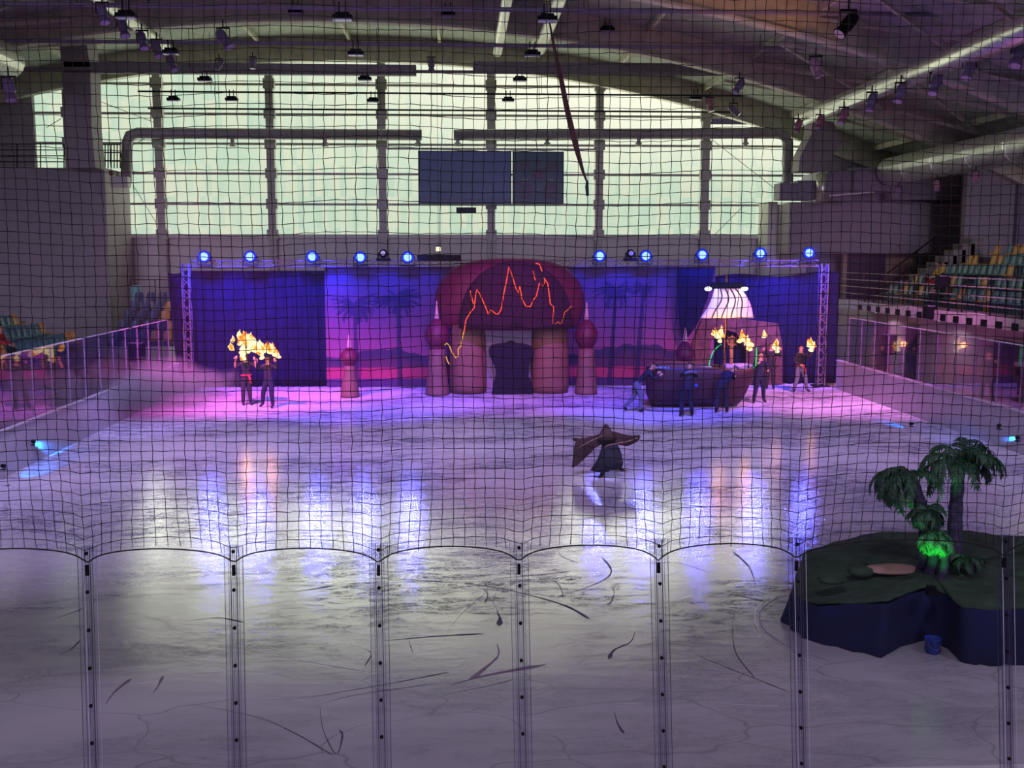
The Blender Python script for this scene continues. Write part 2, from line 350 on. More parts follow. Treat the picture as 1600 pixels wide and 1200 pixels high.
for pts, wd, m in [
    ([(727, 910), (800, 923), (880, 945), (921, 967)], .035, DK), ([(760, 920), (775, 905), (850, 897), (890, 893)], .018, DK),
    ([(870, 933), (910, 920), (945, 905), (955, 890), (940, 870)], .022, DK), ([(954, 915), (960, 925), (955, 940), (948, 944)], .016, DK),
    ([(728, 912), (755, 920), (762, 930), (757, 942)], .012, DK), ([(776, 955), (781, 965), (780, 977)], .05, DK),
    ([(600, 1001), (680, 994), (755, 990)], .035, DK), ([(992, 987), (985, 1003), (960, 1015), (951, 1030)], .03, DK),
    ([(1181, 914), (1170, 885), (1145, 862)], .03, DK), ([(1100, 925), (1150, 930), (1197, 940)], .018, DK),
    ([(1119, 936), (1160, 937), (1190, 938)], .01, DK), ([(1150, 945), (1145, 980), (1150, 1020), (1180, 1060)], .012, DK),
    ([(1060, 1005), (1100, 1028), (1180, 1060), (1230, 1080)], .012, DK), ([(960, 1112), (965, 1130), (975, 1146)], .02, DK),
    ([(777, 1007), (778, 1025), (750, 1050), (735, 1062)], .045, RD), ([(705, 1070), (760, 1055), (852, 1038)], .05, RD),
    ([(695, 1085), (760, 1072), (800, 1062)], .015, RD), ([(500, 1105), (505, 1140), (525, 1178), (535, 1150), (530, 1140)], .014, DK),
    ([(480, 1090), (540, 1080), (640, 1062), (700, 1050)], .016, DK), ([(500, 1100), (560, 1085), (680, 1068)], .010, DK),
    ([(300, 1100), (400, 1120), (460, 1145), (520, 1180)], .010, DK), ([(90, 1022), (110, 1015), (125, 1000)], .02, DK),
    ([(75, 970), (110, 958), (130, 950)], .016, DK), ([(165, 1100), (180, 1080), (205, 1060)], .03, RD), ([(235, 1085), (245, 1075), (255, 1055)], .02, RD),
    ([(545, 903), (590, 903), (650, 906), (700, 910)], .014, DK), ([(420, 925), (470, 923), (520, 915)], .02, DK), ([(290, 970), (340, 965), (380, 972)], .02, DK),
    ([(870, 858), (880, 870), (905, 880)], .01, DK), ([(640, 860), (720, 868), (800, 865)], .012, DK), ([(690, 830), (760, 850), (830, 860)], .01, DK),
    ([(1000, 878), (1060, 880), (1110, 895)], .014, DK), ([(930, 875), (1000, 880), (1050, 878)], .008, DK), ([(830, 900), (870, 910), (880, 935)], .008, DK),
    ([(980, 860), (1060, 870), (1110, 868)], .01, DK), ([(560, 1010), (580, 1020), (570, 1040)], .01, DK), ([(650, 985), (640, 1000), (645, 1020)], .006, DK),
    ([(560, 840), (640, 845), (720, 838)], .012, DK), ([(300, 850), (360, 845), (440, 850)], .012, DK), ([(430, 800), (520, 806), (600, 798)], .014, DK),
    ([(730, 780), (800, 790), (880, 775)], .02, DK), ([(840, 800), (900, 812), (960, 800)], .02, DK), ([(1000, 760), (1070, 770), (1150, 762)], .02, DK),
    ([(1100, 1095), (1140, 1100), (1220, 1104)], .012, LT), ([(440, 1088), (460, 1092), (480, 1098)], .02, LT), ([(900, 1088), (950, 1098), (1010, 1100)], .008, LT),
    ([(390, 1015), (470, 1032), (580, 1050)], .010, LT), ([(775, 925), (770, 940), (779, 955)], .012, LT), ([(690, 1000), (720, 960), (760, 925)], .006, LT),
]:
    mark(pts, wd, m)
mark([(1245, 926), (1215, 934), (1192, 950), (1186, 965), (1194, 983), (1218, 1002), (1250, 1016), (1300, 1034)], .03, mat('mat_edge', (.34, .30, .40), .7))
mark([(1300, 1044), (1240, 1022), (1206, 1004), (1186, 984), (1179, 964), (1184, 948), (1205, 932)], .02, LT)

# ---- rink boards and glass along the sides
pane_side = clear('side_glass', (.80, .76, .82), .15, .03)
strip_m = mat('joint_strip_plastic', (.30, .20, .34), .25, vary=.1)
def side_boards(X, sgn, nm, side):
    b = empty('rink_boards', (X, 0, 0), 0, f'white rink boards with bright cap rail along the {side} of the ice', 'boards')
    y = 8.0; k = 0
    while y < 36.9:
        o = MB().box((0 if sgn > 0 else -.12, y, 0), (.12 if sgn > 0 else 0, y + 2.38, 1.06)).build('board_panel', M['boards'], b)
        y += 2.4
    MB().box((-.05 if sgn < 0 else -.03, 8, 1.06), (.03 if sgn < 0 else .14, 39.2, 1.10)).build('cap_rail', M['cap'], b)
    g = empty('glass_screen', (X, 0, 1.11), 0, f'tall clear glass screen standing on the {side} rink boards', 'glass screen')
    y = 8.0
    while y < 38.0:
        MB().box((-.008, y, 0), (.008, y + 1.16, 1.63)).build('pane', pane_side, g)
        MB().box((-.018, y + 1.165, -.0), (.018, y + 1.195, 1.64)).build('joint_strip', strip_m, g)
        y += 1.2
    MB().box((-.012, 8, 1.63), (.012, y, 1.66)).build('top_trim', M['cap'], g)
side_boards(XL, -1, 'l', 'left side')
side_boards(XR, 1, 'r', 'right side')

# ---- roof: shallow arch, apex left of the middle of the window
XA = -5.5
def arch(x, top, R): return top - (R - math.sqrt(R * R - (x - XA) ** 2))
def arc_band(x0, x1, y0, y1, zb, zt, n=40):
    """solid between bottom and top curves"""
    vs = []; fs = []
    for i in range(n + 1):
        x = x0 + (x1 - x0) * i / n
        vs += [(x, y0, zb(x)), (x, y1, zb(x)), (x, y1, zt(x)), (x, y0, zt(x))]
    for i in range(n):
        for k in range(4): fs.append((4 * i + k, 4 * i + (k + 1) % 4, 4 * i + 4 + (k + 1) % 4, 4 * i + 4 + k))
    fs += [(0, 1, 2, 3), (4 * n + 3, 4 * n + 2, 4 * n + 1, 4 * n)]
    return vs, fs
rf = lambda x: arch(x, 15.95, 72)
m_ = MB(); m_.add(*arc_band(-36, 34, -2, 58, rf, lambda x: rf(x) + .25))
struct(m_.build('ceiling', M['roof'], smooth=False))
low = lambda x: arch(x, 14.75, 72)
for y in (55.2, 46.2, 37.6, 29, 20.5):
    b = empty('roof_beam', (0, 0, 0), kind='structure')
    m_ = MB(); m_.add(*arc_band(-34, 31, y - .06, y + .06, lambda x: low(x) + (.1 if y < 55 else .1), rf)); m_.build('beam_web', M['beam'], b)
    m_ = MB(); m_.add(*arc_band(-34, 31, y - .24, y + .24, low, lambda x: low(x) + .1)); m_.build('beam_flange', M['beam'], b)
for i, x in enumerate((-28, -23.5, -19, -14.5, -10, -5.5, -1, 3.5, 8, 12.5, 17, 21.5, 26)):
    z = rf(x); struct(MB().box((x - .07, 2, z - .28), (x + .07, 55.5, z - .02)).build('roof_purlin', M['beam']))
for (xa, xb) in ((-23.5, -16), (12.5, 18.5), (18.5, 25)):
    for ya, yb in ((29, 33.3), (33.3, 37.6), (37.6, 41.9), (41.9, 46.2), (46.2, 50.7), (24.7, 29)):
        b = empty('roof_brace', kind='structure')
        for (p, q) in (((xa, ya), (xb, yb)), ((xb, ya), (xa, yb))):
            MB().tube([(p[0], p[1], rf(p[0]) - .45), (q[0], q[1], rf(q[0]) - .45)], .09, 4).build('brace_bar', M['beam'], b)

# ---- window wall
def win_mat():
    t = NT('channel_glass_daylit')
    tc = t.add('ShaderNodeTexCoord'); sx = t.add('ShaderNodeSeparateXYZ'); t.l(tc.outputs['Object'], sx.inputs[0])
    fl_ = t.add('ShaderNodeMath', _operation='MULTIPLY'); t.l(sx.outputs['X'], fl_.inputs[0]); fl_.inputs[1].default_value = 3.2
    f2 = t.add('ShaderNodeMath', _operation='FLOOR'); t.l(fl_.outputs[0], f2.inputs[0])
    fz = t.add('ShaderNodeMath', _operation='MULTIPLY'); t.l(sx.outputs['Z'], fz.inputs[0]); fz.inputs[1].default_value = .62
    f3 = t.add('ShaderNodeMath', _operation='FLOOR'); t.l(fz.outputs[0], f3.inputs[0])
    cb = t.add('ShaderNodeCombineXYZ'); t.l(f2.outputs[0], cb.inputs[0]); t.l(f3.outputs[0], cb.inputs[1])
    wn = t.add('ShaderNodeTexWhiteNoise', _noise_dimensions='3D'); t.l(cb.outputs[0], wn.inputs['Vector'])
    cr = t.add('ShaderNodeValToRGB'); e = cr.color_ramp.elements
    e[0].position = 0; e[0].color = (*srgb(194, 220, 196), 1); e[1].position = 1; e[1].color = (*srgb(220, 228, 200), 1)
    x = cr.color_ramp.elements.new(.5); x.color = (*srgb(206, 226, 200), 1)
    t.l(wn.outputs['Value'], cr.inputs['Fac'])
    # the sky behind is brighter towards the top and the sunny side
    ad = t.add('ShaderNodeMath', _operation='MULTIPLY_ADD'); t.l(sx.outputs['X'], ad.inputs[0]); ad.inputs[1].default_value = .028; t.l(sx.outputs['Z'], ad.inputs[2])
    mr = t.add('ShaderNodeMapRange', _interpolation_type='SMOOTHSTEP'); t.l(sx.outputs['Z'], mr.inputs['Value'])
    mr.inputs['From Min'].default_value = 7.5; mr.inputs['From Max'].default_value = 13.5
    mr2 = t.add('ShaderNodeMapRange', _interpolation_type='SMOOTHSTEP'); t.l(sx.outputs['X'], mr2.inputs['Value'])
    mr2.inputs['From Min'].default_value = -14; mr2.inputs['From Max'].default_value = 9
    mm = t.add('ShaderNodeMath', _operation='MULTIPLY'); t.l(mr.outputs[0], mm.inputs[0]); t.l(mr2.outputs[0], mm.inputs[1])
    mc = t.add('ShaderNodeMix', _data_type='RGBA'); t.l(mm.outputs[0], mc.inputs[0]); t.l(cr.outputs[0], mc.inputs[6]); mc.inputs[7].default_value = (1.0, 1.0, .80, 1)
    em = t.add('ShaderNodeEmission', Strength=1.0); t.l(mc.outputs[2], em.inputs['Color']); t.l(em.outputs[0], t.o.inputs['Surface']); t.n.remove(t.b)
    return t.m
WM = win_mat()
win = empty('window_1', (0, YW, 0), kind='structure')
mx_px = [252, 425, 598, 767, 935, 1100]
xs = [at(p, 250, YW).x for p in mx_px]
xe = [at(58, 250, YW).x, at(150, 250, YW).x - 1.2] + xs + [at(1266, 250, YW).x]
YTIE = 50.2
for ua, ub in ((100, 650), (739, 1330)):
    a_, b_ = at(ua, 113, YTIE), at(ub, 101, YTIE)
    struct(MB().box((a_.x, YTIE, a_.z), (b_.x, YTIE + .35, b_.z)).build('roof_tie_beam', M['box']))
zt = [at(760, v, YW).z for v in (367, 320, 273, 227, 181, 135)] + [16.2]
for i in range(len(xe) - 1):
    for j in range(6):
        x0, x1 = xe[i] + .02, xe[i + 1] - .02; z0, z1 = zt[j] + .02, min(zt[j + 1] - .02, min(rf(x0), rf(x1)))
        if z1 - z0 < .2: continue
        MB().box((x0, 0, z0), (x1, .06, z1)).build('pane', WM, win)
for x in xe[1:-1]:
    MB().box((x - .2, -.45, .0), (x + .2, .0, rf(x) - .1)).build('mullion', M['mull'], win)
    for z in zt[:-1]: MB().box((x - .28, -.5, z - .25), (x + .28, -.1, z + .25)).build('bracket', M['mull'], win)
for z in zt[1:-1]:
    MB().box((xe[0], -.14, z - .055), (xe[-1], 0, z + .055)).build('transom', M['mull'], win)
MB().box((xe[0], -.25, zt[0] - .18), (xe[-1], .1, zt[0]), ).build('window_sill', M['pale'], win)
for a, b in (((210, 290), (250, 355)), ((205, 230), (250, 205)), ((1110, 218), (1215, 300)), ((1110, 372), (1160, 322)), ((160, 160), (250, 195)), ((75, 200), (98, 186))):
    MB().tube([Vector((at(*a, YW).x, -.2, at(*a, YW).z)), Vector((at(*b, YW).x, -.2, at(*b, YW).z))], .02, 4).build('brace_rod', M['mull'], win)
struct(MB().box((-34, YW + .07, 0), (34, YW + .4, zt[0] - .18)).build('wall_back', M['pale']))
# blank wall left and right of the glazing
struct(MB().box((-36, YW - .3, 0), (xe[0], YW + .3, 15)).build('wall_back', M['concrete']))
struct(MB().box((xe[-1], YW - .3, 0), (34, YW + .3, 14)).build('wall_back', M['concrete']))
struct(MB().box((-36.4, -2, 0), (-36, 58, 16)).build('wall_left', M['concrete']))
struct(MB().box((33.8, -2, 0), (34.2, 58, 16)).build('wall_right', M['concrete']))
# ---- side blocks of the end wall
YB = 51.8
zl = at(100, 262, YB).z
struct(MB().box((-36, YB, 0), (at(163, 262, YB).x, YW - .46, zl)).build('wall_left', M['concrete']))
xr0 = at(1233, 350, YB).x
z0r, z1r = at(1300, 396, YB).z, at(1300, 317, YB).z
xr1 = at(1508, 350, YB).x
struct(MB().box((xr0, YB, z0r), (xr1, YW - .46, z1r)).build('wall_right', M['concrete']))
zt_ = at(1400, 266, YB).z
struct(MB().box((at(1290, 300, YB).x, YB + .6, z1r), (34, YW - .46, zt_)).build('wall_right', M['box']))
xs_ = at(1183, 350, YW).x
struct(MB().box((at(1200, 350, YB + 2).x, YB + 2.0, 0), (xr0, YW - .46, at(1200, 312, YB).z)).build('wall_right', M['pale']))
struct(MB().box((at(1508, 350, 46.5).x, 46.5, 3.0), (34, 46.9, 9.0)).build('wall_right', M['concrete']))
struct(MB().box((at(1588, 300, 46.4).x, 46.2, 3.0), (at(1600, 300, 46.4).x, 46.45, 9.3)).build('wall_pillar', M['box']))
# recess below the right block: tan wall and dark door
struct(MB().box((at(1318, 400, 54).x, 54, 0), (34, 54.3, z0r)).build('wall_right', M['warmwall']))
dr = struct(empty('door_1', (0, 53.9, 0)))
MB().box((at(1325, 400, 53.9).x, 0, 2.8), (at(1354, 400, 53.9).x, .08, z0r)).build('door_leaf', M['door'], dr)
MB().box((at(1355, 400, 53.9).x, 0, 2.8), (at(1384, 400, 53.9).x, .08, z0r)).build('door_leaf', M['door'], dr)
MB().box((at(1350, 400, 53.9).x - .03, -.08, 3.6), (at(1350, 400, 53.9).x + .03, 0, 4.1)).build('door_handle', M['truss'], dr)

# ---- tapered piers
def pier(quad, y0, y1):
    o = MB(); P = [at(u, v, y0) for u, v in quad]; o.prism([(p.x, p.z) for p in P], y0, y1)
    return struct(o.build('pier', M['concrete']))
pier([(104, 262), (149, 262), (143, 200), (141, 110), (133, 50), (128, 0), (85, 0), (92, 60), (98, 120), (99, 180)], 50.2, 51.6)
pier([(1248, 268), (1282, 268), (1316, 222), (1302, 190), (1270, 186), (1268, 210), (1250, 245)], 51.0, 52.2)

# ---- stands
def stand(name, X0, sgn, z0, n, run, rise, ya, yb, side, floor_z=0):
    b = empty(name, kind='structure')
    for i in range(n):
        xa = X0 + sgn * i * run; xb = xa + sgn * run
        MB().box((min(xa, xb), ya, floor_z), (max(xa, xb), yb, z0 + i * rise)).build('tread', M['tread'], b)
    return b
SEAT = {}
def seat_mesh(mt):
    if mt.name in SEAT: return SEAT[mt.name]
    m = MB()
    # facing -y: curved back shell and tipped-up pan
    for (z, yb) in ((0, 0),):
        vs = []; fs = []
        prof = [(-.20, .30, .05), (-.21, .45, .09), (-.20, .62, .13), (-.16, .74, .15)]
        for hw, z_, y_ in prof:
            for k in range(5):
                t = k / 4; x = -hw * (2 * t - 1) if True else 0
                vs.append((x, y_ - .05 * (2 * t - 1) ** 2, z_))
        for j in range(3):
            for k in range(4): fs.append((j * 5 + k, j * 5 + k + 1, j * 5 + k + 6, j * 5 + k + 5))
        n0 = len(vs); vs2 = [(x, y + .035, z_) for x, y, z_ in vs]
        m.add(vs + vs2, fs + [tuple(i + n0 for i in f[::-1]) for f in fs] + [(15, 16, 17 + 0, 18, 19, 19 + n0, 18 + n0, 17 + n0, 16 + n0, 15 + n0)] + [(k * 5, (k + 1) * 5, (k + 1) * 5 + n0, k * 5 + n0) for k in range(3)] + [(k * 5 + 4, k * 5 + 4 + n0, (k + 1) * 5 + 4 + n0, (k + 1) * 5 + 4) for k in range(3)])
    m.box((-.2, -.30, .34), (.2, .08, .39)); m.box((-.17, .0, .0), (-.12, .06, .36)); m.box((.12, .0, .0), (.17, .06, .36))
    SEAT[mt.name] = m.mesh('stadium_seat', mt); return SEAT[mt.name]
def seat(mt, loc, rz, label, group, word='seat'):
    o = link('stadium_seat', seat_mesh(mt), None, loc); o.rotation_euler = (0, 0, rz)
    return tag(o, label, 'seat', group)
def projx(x, y, z):
    d = Vector((x, y, z)) - CAM; return 800 + F * d.dot(_r) / d.dot(_f)
def proj(p):
    d = Vector(p) - CAM; k = d.dot(_f); return (800 + F * d.dot(_r) / k, 600 - F * d.dot(_u) / k)

# left side stand (faces the ice)
lrows = [(-14.0, 1.55, 39.0), (-14.85, 1.90, 38.4), (-15.7, 2.22, 38.2), (-16.55, 2.62, 37.5)]
stand('left_stand', -13.5, -1, 1.5, 1, .85, .36, 20, 40.2, 'left')
ls = empty('left_stand', kind='structure')
for i, (x, z, ye) in enumerate(lrows):
    MB().box((x - .45, 20, 0), (x + .4, 40.0, z)).build('tread', M['tread'], ls)
MB().box((-18.5, 20, 0), (-17.0, 39.6, 2.9)).build('tread', M['tread'], ls)
rown = ['front row', 'second row', 'third row', 'top row']
for i, (x, z, ye) in enumerate(lrows):
    y = ye; k = 0
    while True:
        if projx(x, y, z + .7) < -12: break
        gap = (i == 0 and 13 <= k <= 14) or (i == 1 and k == 16)
        org = k == 0 or (i == 0 and k in (12, 13, 1)) or (i == 1 and k == 14)
        if not gap:
            seat(M['orange'] if org else M['teal'], (x, y, z), PI / 2,
                 ('orange' if org else 'teal') + f' stadium seat, {ORD[k]} from the far end, {rown[i]} of the left side stand',
                 ('orange' if org else 'teal') + f' seats, {rown[i]}, left side stand')
        y -= .5; k += 1
# right upper stand
rr_ = [(18.5, 3.05, 45), (19.4, 3.48, 44.6), (20.3, 3.92, 44), (21.2, 4.30, 43.5), (22.1, 4.72, 43)]
rs = empty('right_stand', kind='structure')
for i, (x, z, ye) in enumerate(rr_):
    MB().box((x - .4, 20, 2.7 if i == 0 else 2.7), (x + .5, 46.2, z)).build('tread', M['tread'], rs)
MB().box((22.6, 20, 2.7), (26.5, 46.2, 4.95)).build('tread', M['tread'], rs)
MB().box((17.0, 20, 2.72), (18.12, 47.2, 3.05)).build('walkway', M['tread'], rs)
rown2 = ['front row', 'second row', 'third row', 'fourth row', 'top row']
orgsets = [{3, 6, 13, 17}, {0, 6, 7, 12, 18}, {0, 11, 15, 16}, {0, 1, 4, 5, 13}, {0, 3, 4}]
skip = [{2, 5, 10, 11}, {2, 3, 9, 10, 13}, {12, 13}, {2, 3}, {1}]
for i, (x, z, ye) in enumerate(rr_):
    y = ye; k = 0
    while projx(x, y, z + .7) < 1612:
        if k not in skip[i]:
            org = k in orgsets[i]
            seat(M['orange'] if org else M['teal'], (x, y, z), -PI / 2,
                 ('orange' if org else 'teal') + f' stadium seat, {ORD[k]} from the far end, {rown2[i]} of the right balcony',
                 ('orange' if org else 'teal') + f' seats, {rown2[i]}, right balcony stand')
        y -= .5; k += 1
# end stand seen between the left block and the curtain
es = empty('end_stand', kind='structure')
x0e, x1e = -15.6, -11.2
for r in range(7):
    yy = 45.6 + r * .85; zz = .15 + r * .40
    MB().box((x0e, yy - .1, 0), (x1e, yy + .75 if r < 6 else yy + 1.9, zz)).build('tread', M['tread'], es)
    rw = ['lowest', 'second', 'third', 'fourth', 'fifth', 'sixth', 'highest'][r]
    for c in range(6):
        org = (r in (2, 3, 4) and c == 4) or (r in (2, 4, 5) and c == 3) or (c == 4 and r == 5)
        seat(M['orange'] if org else M['navyseat'], (x0e + .35 + c * .55, yy + .25, zz), 0,
             f"{'orange' if org else 'dark blue'} stadium seat, {ORD[c]} from the left, {rw} row of the end stand",
             f"{'orange' if org else 'dark blue'} seats, {rw} row, end stand")

p = at(213, 470, 52.3); e = empty('water_barrel', (p.x, 52.3, 2.55), 0, 'pale turquoise upright container behind the top row of the end stand', 'container')
MB().lathe([(.24, 0), (.26, .05), (.26, .95), (.22, 1.02), (.1, 1.06)], (0, 0, 0), 16).build('barrel_body', mat('turquoise_plastic', (.16, .45, .48), .4), e, smooth=True); MB().tube([(0, 0, 1.05), (0, 0, 1.12)], .08, 10).build('cap', M['black'], e)
e = empty('end_stand_railing', (0, 52.4, 0), 0, 'thin dark railing behind the top row of the end stand', 'railing')
for u in (204, 242, 268): q1 = at(u, 437, 52.4); MB().tube([(q1.x, 0, 2.55), (q1.x, 0, q1.z)], .025, 5).build('post', M['black'], e)
MB().tube([(at(204, 437, 52.4).x, 0, at(204, 437, 52.4).z), (at(268, 437, 52.4).x, 0, at(204, 437, 52.4).z)], .025, 5).build('rail', M['black'], e)
MB().box((-21, 45.0, 0), (-11.0, 45.2, 1.2)).build('low_wall', mat('beige_panel', (.72, .66, .60), .7, vary=.05), es)
# ---- balcony front and its brackets
bf = empty('balcony_front', (17.0, 0, 2.72), kind='structure')
fpts = []
n = 90
vs = []; fs = []
for i in range(n + 1):
    y = 20 + 27.2 * i / n; wv = .05 * max(0, math.sin(y * 1.15)) ** 2
    vs += [(-.12, y, 0), (0.0, y, 0), (0.0, y, .36 + wv), (-.12, y, .36 + wv)]
for i in range(n):
    for k in range(4): fs.append((4 * i + k, 4 * i + (k + 1) % 4, 4 * i + 4 + (k + 1) % 4, 4 * i + 4 + k))
fs += [(0, 1, 2, 3), (4 * n + 3, 4 * n + 2, 4 * n + 1, 4 * n)]
MB().add(vs, fs).build('fascia', mat('fascia_paint', (.62, .60, .56), .7), bf)
y = 44.0; yb_ = []
while y > 21: yb_.append(y); y -= .97
bk = MB().box((-.16, -.17, .02), (-.11, .17, .24)).mesh('bracket', M['black'])
for y in yb_: link('bracket', bk, bf, (0, y, 0))
rl = empty('balcony_railing', (17.05, 0, 3.06), 0, 'metal balcony railing with thin bars in front of the right stand', 'railing')
rails = M['mull']
for z in (1.2, .92, .62, .32): MB().tube([(0, 20, z), (0, 46.8, z)], .022, 5).build('rail', rails, rl)
pm = MB().box((-.02, -.02, 0), (.02, .02, 1.22)).mesh('post', M['black'])
for y in yb_: link('post', pm, rl, (0, y, 0))
# ---- wall below the balcony with doors and window bays
xw = 18.4
struct(MB().box((xw, 20, 0), (xw + .2, 51.5, 2.72)).build('wall_right', mat('mauve_wall', (.55, .48, .52), .6, vary=.06)))
for k_, (y_, lab) in enumerate(((44.0, 'far'), (38.0, 'middle'), (31.5, 'near'))):  # middle and near lamps are added to brighten the wall
    e = empty('downlight', (17.6, y_, 2.70), 0, f'small round lit downlight under the right balcony, the {lab} one', 'ceiling lamp')
    MB().tube([(0, 0, -.06), (0, 0, .02)], .12, 14).build('rim', M['black'], e); MB().tube([(0, 0, -.075), (0, 0, -.061)], .09, 14).build('lamp_glass', glow('downlight_glass', (1, .85, .7), 1.5), e)
    spot('downlight_beam', (17.5, y_, 2.58), (17.6, y_, 0), (1.0, .74, .86), 60, 150, .5, .1)
struct(MB().box((14.6, YB - .2, 0), (34, YB, 2.72)).build('wall_right', M['pale']))
MD = mat('dark_glass', (.05, .05, .09), .2)
for k, (ya, yb) in enumerate(((44.5, 45.7), (41.6, 42.6), (33.4, 35.4))):
    d = struct(empty(f'door_{k+2}', (xw, 0, 0)))
    MB().box((-.05, ya - .08, 0), (0, yb + .08, 2.25)).build('door_frame', M['mull'], d)
    MB().box((-.07, ya, 0.02), (-.045, yb, 2.15)).build('door_leaf', MD if k != 2 else M['door'], d)
    MB().box((-.10, ya + .08, 1.0), (-.07, ya + .12, 1.15)).build('door_handle', M['truss'], d)
bn = tag(MB().box((16.2, 27.5, 0), (16.6, 36.5, .42)).box((16.15, 27.5, .42), (16.65, 36.5, .48)).build('bench', mat('pink_bench', (.55, .35, .38), .6)), 'long low pale bench behind the glass below the balcony', 'bench')
# stair rail beside the right stand
sr = empty('stair_railing', (0, 0, 0), 0, 'dark sloping stair handrail rising to the right balcony rows', 'railing')
A, B = at(1380, 432, 46), at(1486, 352, 46)
A2, B2 = at(1380, 450, 46), at(1486, 372, 46)
MB().tube([A, B], .04, 5).build('rail', M['black'], sr); MB().tube([A2, B2], .03, 5).build('rail', M['black'], sr)
for t in (0, .25, .5, .75, 1):
    p = A.lerp(B, t); MB().tube([p, p - Vector((0, 0, 1.15))], .04, 5).build('post', M['black'], sr)
st = empty('balcony_stairs', kind='structure')
for i in range(8):
    p = at(1415 + i * 14, 438 - i * 9.5, 45.7)
    MB().box((p.x, 45.4, 2.9), (p.x + .55, 46.3, p.z)).build('step', M['tread'], st)

# smoke haze hanging over the stage and the hall
def haze(name, a, b, dens, aniso=.2, noise=0.0):
    t = NT(name); t.n.remove(t.b); vs_ = t.add('ShaderNodeVolumeScatter', Density=dens, Anisotropy=aniso)
    if noise:
        tc = t.add('ShaderNodeTexCoord'); nz = t.add('ShaderNodeTexNoise', Scale=.55, Detail=3.0); t.l(tc.outputs['Object'], nz.inputs['Vector'])
        ln = t.add('ShaderNodeVectorMath', _operation='LENGTH'); mp = t.add('ShaderNodeMapping'); mp.inputs['Scale'].default_value = (2 / (b[0] - a[0]), 2 / (b[1] - a[1]), 2 / (b[2] - a[2]))
        t.l(tc.outputs['Object'], mp.inputs['Vector']); t.l(mp.outputs[0], ln.inputs[0])
        ad = t.add('ShaderNodeMath', _operation='SUBTRACT'); t.l(nz.outputs['Fac'], ad.inputs[0])
        m2 = t.add('ShaderNodeMath', _operation='MULTIPLY'); t.l(ln.outputs['Value'], m2.inputs[0]); m2.inputs[1].default_value = .62; t.l(m2.outputs[0], ad.inputs[1])
        m3 = t.add('ShaderNodeMath', _operation='MULTIPLY', _use_clamp=False); t.l(ad.outputs[0], m3.inputs[0]); m3.inputs[1].default_value = noise
        m4 = t.add('ShaderNodeMath', _operation='MAXIMUM'); t.l(m3.outputs[0], m4.inputs[0]); m4.inputs[1].default_value = 0; t.l(m4.outputs[0], vs_.inputs['Density'])
    t.l(vs_.outputs[0], t.o.inputs['Volume'])
    c = [(a[i] + b[i]) / 2 for i in range(3)]
    me = bpy.data.meshes.new(name); x, y, z = [(b[i] - a[i]) / 2 for i in range(3)]
    me.from_pydata([(i * x, j * y, k * z) for i in (-1, 1) for j in (-1, 1) for k in (-1, 1)], [], [(0, 1, 3, 2), (4, 6, 7, 5), (0, 4, 5, 1), (2, 3, 7, 6), (0, 2, 6, 4), (1, 5, 7, 3)])
    me.materials.append(t.m); o = bpy.data.objects.new(name, me); C.objects.link(o); o.location = c; o['kind'] = 'stuff'
    return o
haze('stage_haze', (-13.5, 31, .01), (13.5, 39.75, 7.5), .006)
haze('smoke_cloud', (-13.2, 28.5, .02), (-6.8, 37.5, 1.8), .1, .2, 3.6)

# ================================================================== HALL EQUIPMENT
# ---- ducts
def duct_run(label, pts, r, name='ventilation_duct', m=None, outlets=(), seam=1.6):
    d = empty(name, (0, 0, 0), 0, label, 'duct')
    P = [Vector(p) for p in pts]
    MB().tube(P, r, 16).build('duct_pipe', m or M['steel'], d, smooth=True)
    for a, b in zip(P, P[1:]):
        L = (b - a).length; k = seam
        while k < L - .3:
            c = a.lerp(b, k / L); e = (b - a).normalized() * .04
            MB().tube([c - e, c + e], r * 1.012, 16).build('duct_seam', m or M['steel'], d)
            k += seam
    for p in outlets:
        o = MB(); o.tube([p, p - Vector((0, 0, .22))], .10, 8).tube([p - Vector((0, 0, .22)), p - Vector((0, 0, .30))], .17, 8).tube([p - Vector((0, 0, .32)), p - Vector((0, 0, .40))], [.10, .2], 8)
        o.build('outlet_nozzle', M['mull'], d)
    return d
YD = 54.0
pl = [at(198, 286, YD - 1.2), at(198, 222, YD)]
g_duct = mat('painted_duct', (.30, .28, .30), .5, .2)
duct_run('grey air duct across the left half of the window, bent down at its left end',
         [at(197, 285, YD), at(199, 222, YD), at(203, 212, YD), at(214, 208, YD), at(659, 211, YD)], .27, 'ventilation_duct', g_duct,
         [at(p, 216, YD) for p in (253, 363, 508, 653)], 2.4)
duct_run('grey air duct across the right half of the window, bent down at its right end',
         [at(709, 211, YD), at(1215, 208, YD), at(1226, 212, YD), at(1231, 222, YD), at(1231, 300, YD)], .27, 'ventilation_duct', g_duct,
         [at(p, 216, YD) for p in (715, 855, 998, 1165)], 2.4)
def yduct(label, X, z, r, ye, ys=14, m=None, seam=3.0):
    return duct_run(label, [(X, ys, z), (X, ye, z)], r, 'ventilation_duct', m, (), seam)
yduct('long shiny round duct under the roof on the right, above the row of spotlights', 15.05, 11.0, .36, 46.9)
yduct('lower thick silver duct running over the right balcony stand', 20.2, 8.95, .64, 49.6)
p = at(12, 96, 44); yduct('thick silver round duct under the roof at far left, its end seen beside the pier', p.x, p.z, .68, 44.0)
fab = mat('cream_fabric_duct', (.93, .93, .80), .38, .75, scale=8, vary=.05, bump=.5)
p = at(777, 84, 49.3); yduct('left one of the two pale fabric air ducts at the middle of the roof', p.x, p.z, .2, 49.0, 20, fab, 1.0)
p = at(843, 79, 49.3); yduct('right one of the two pale fabric air ducts at the middle of the roof', p.x, p.z, .26, 49.0, 20, fab, 1.0)
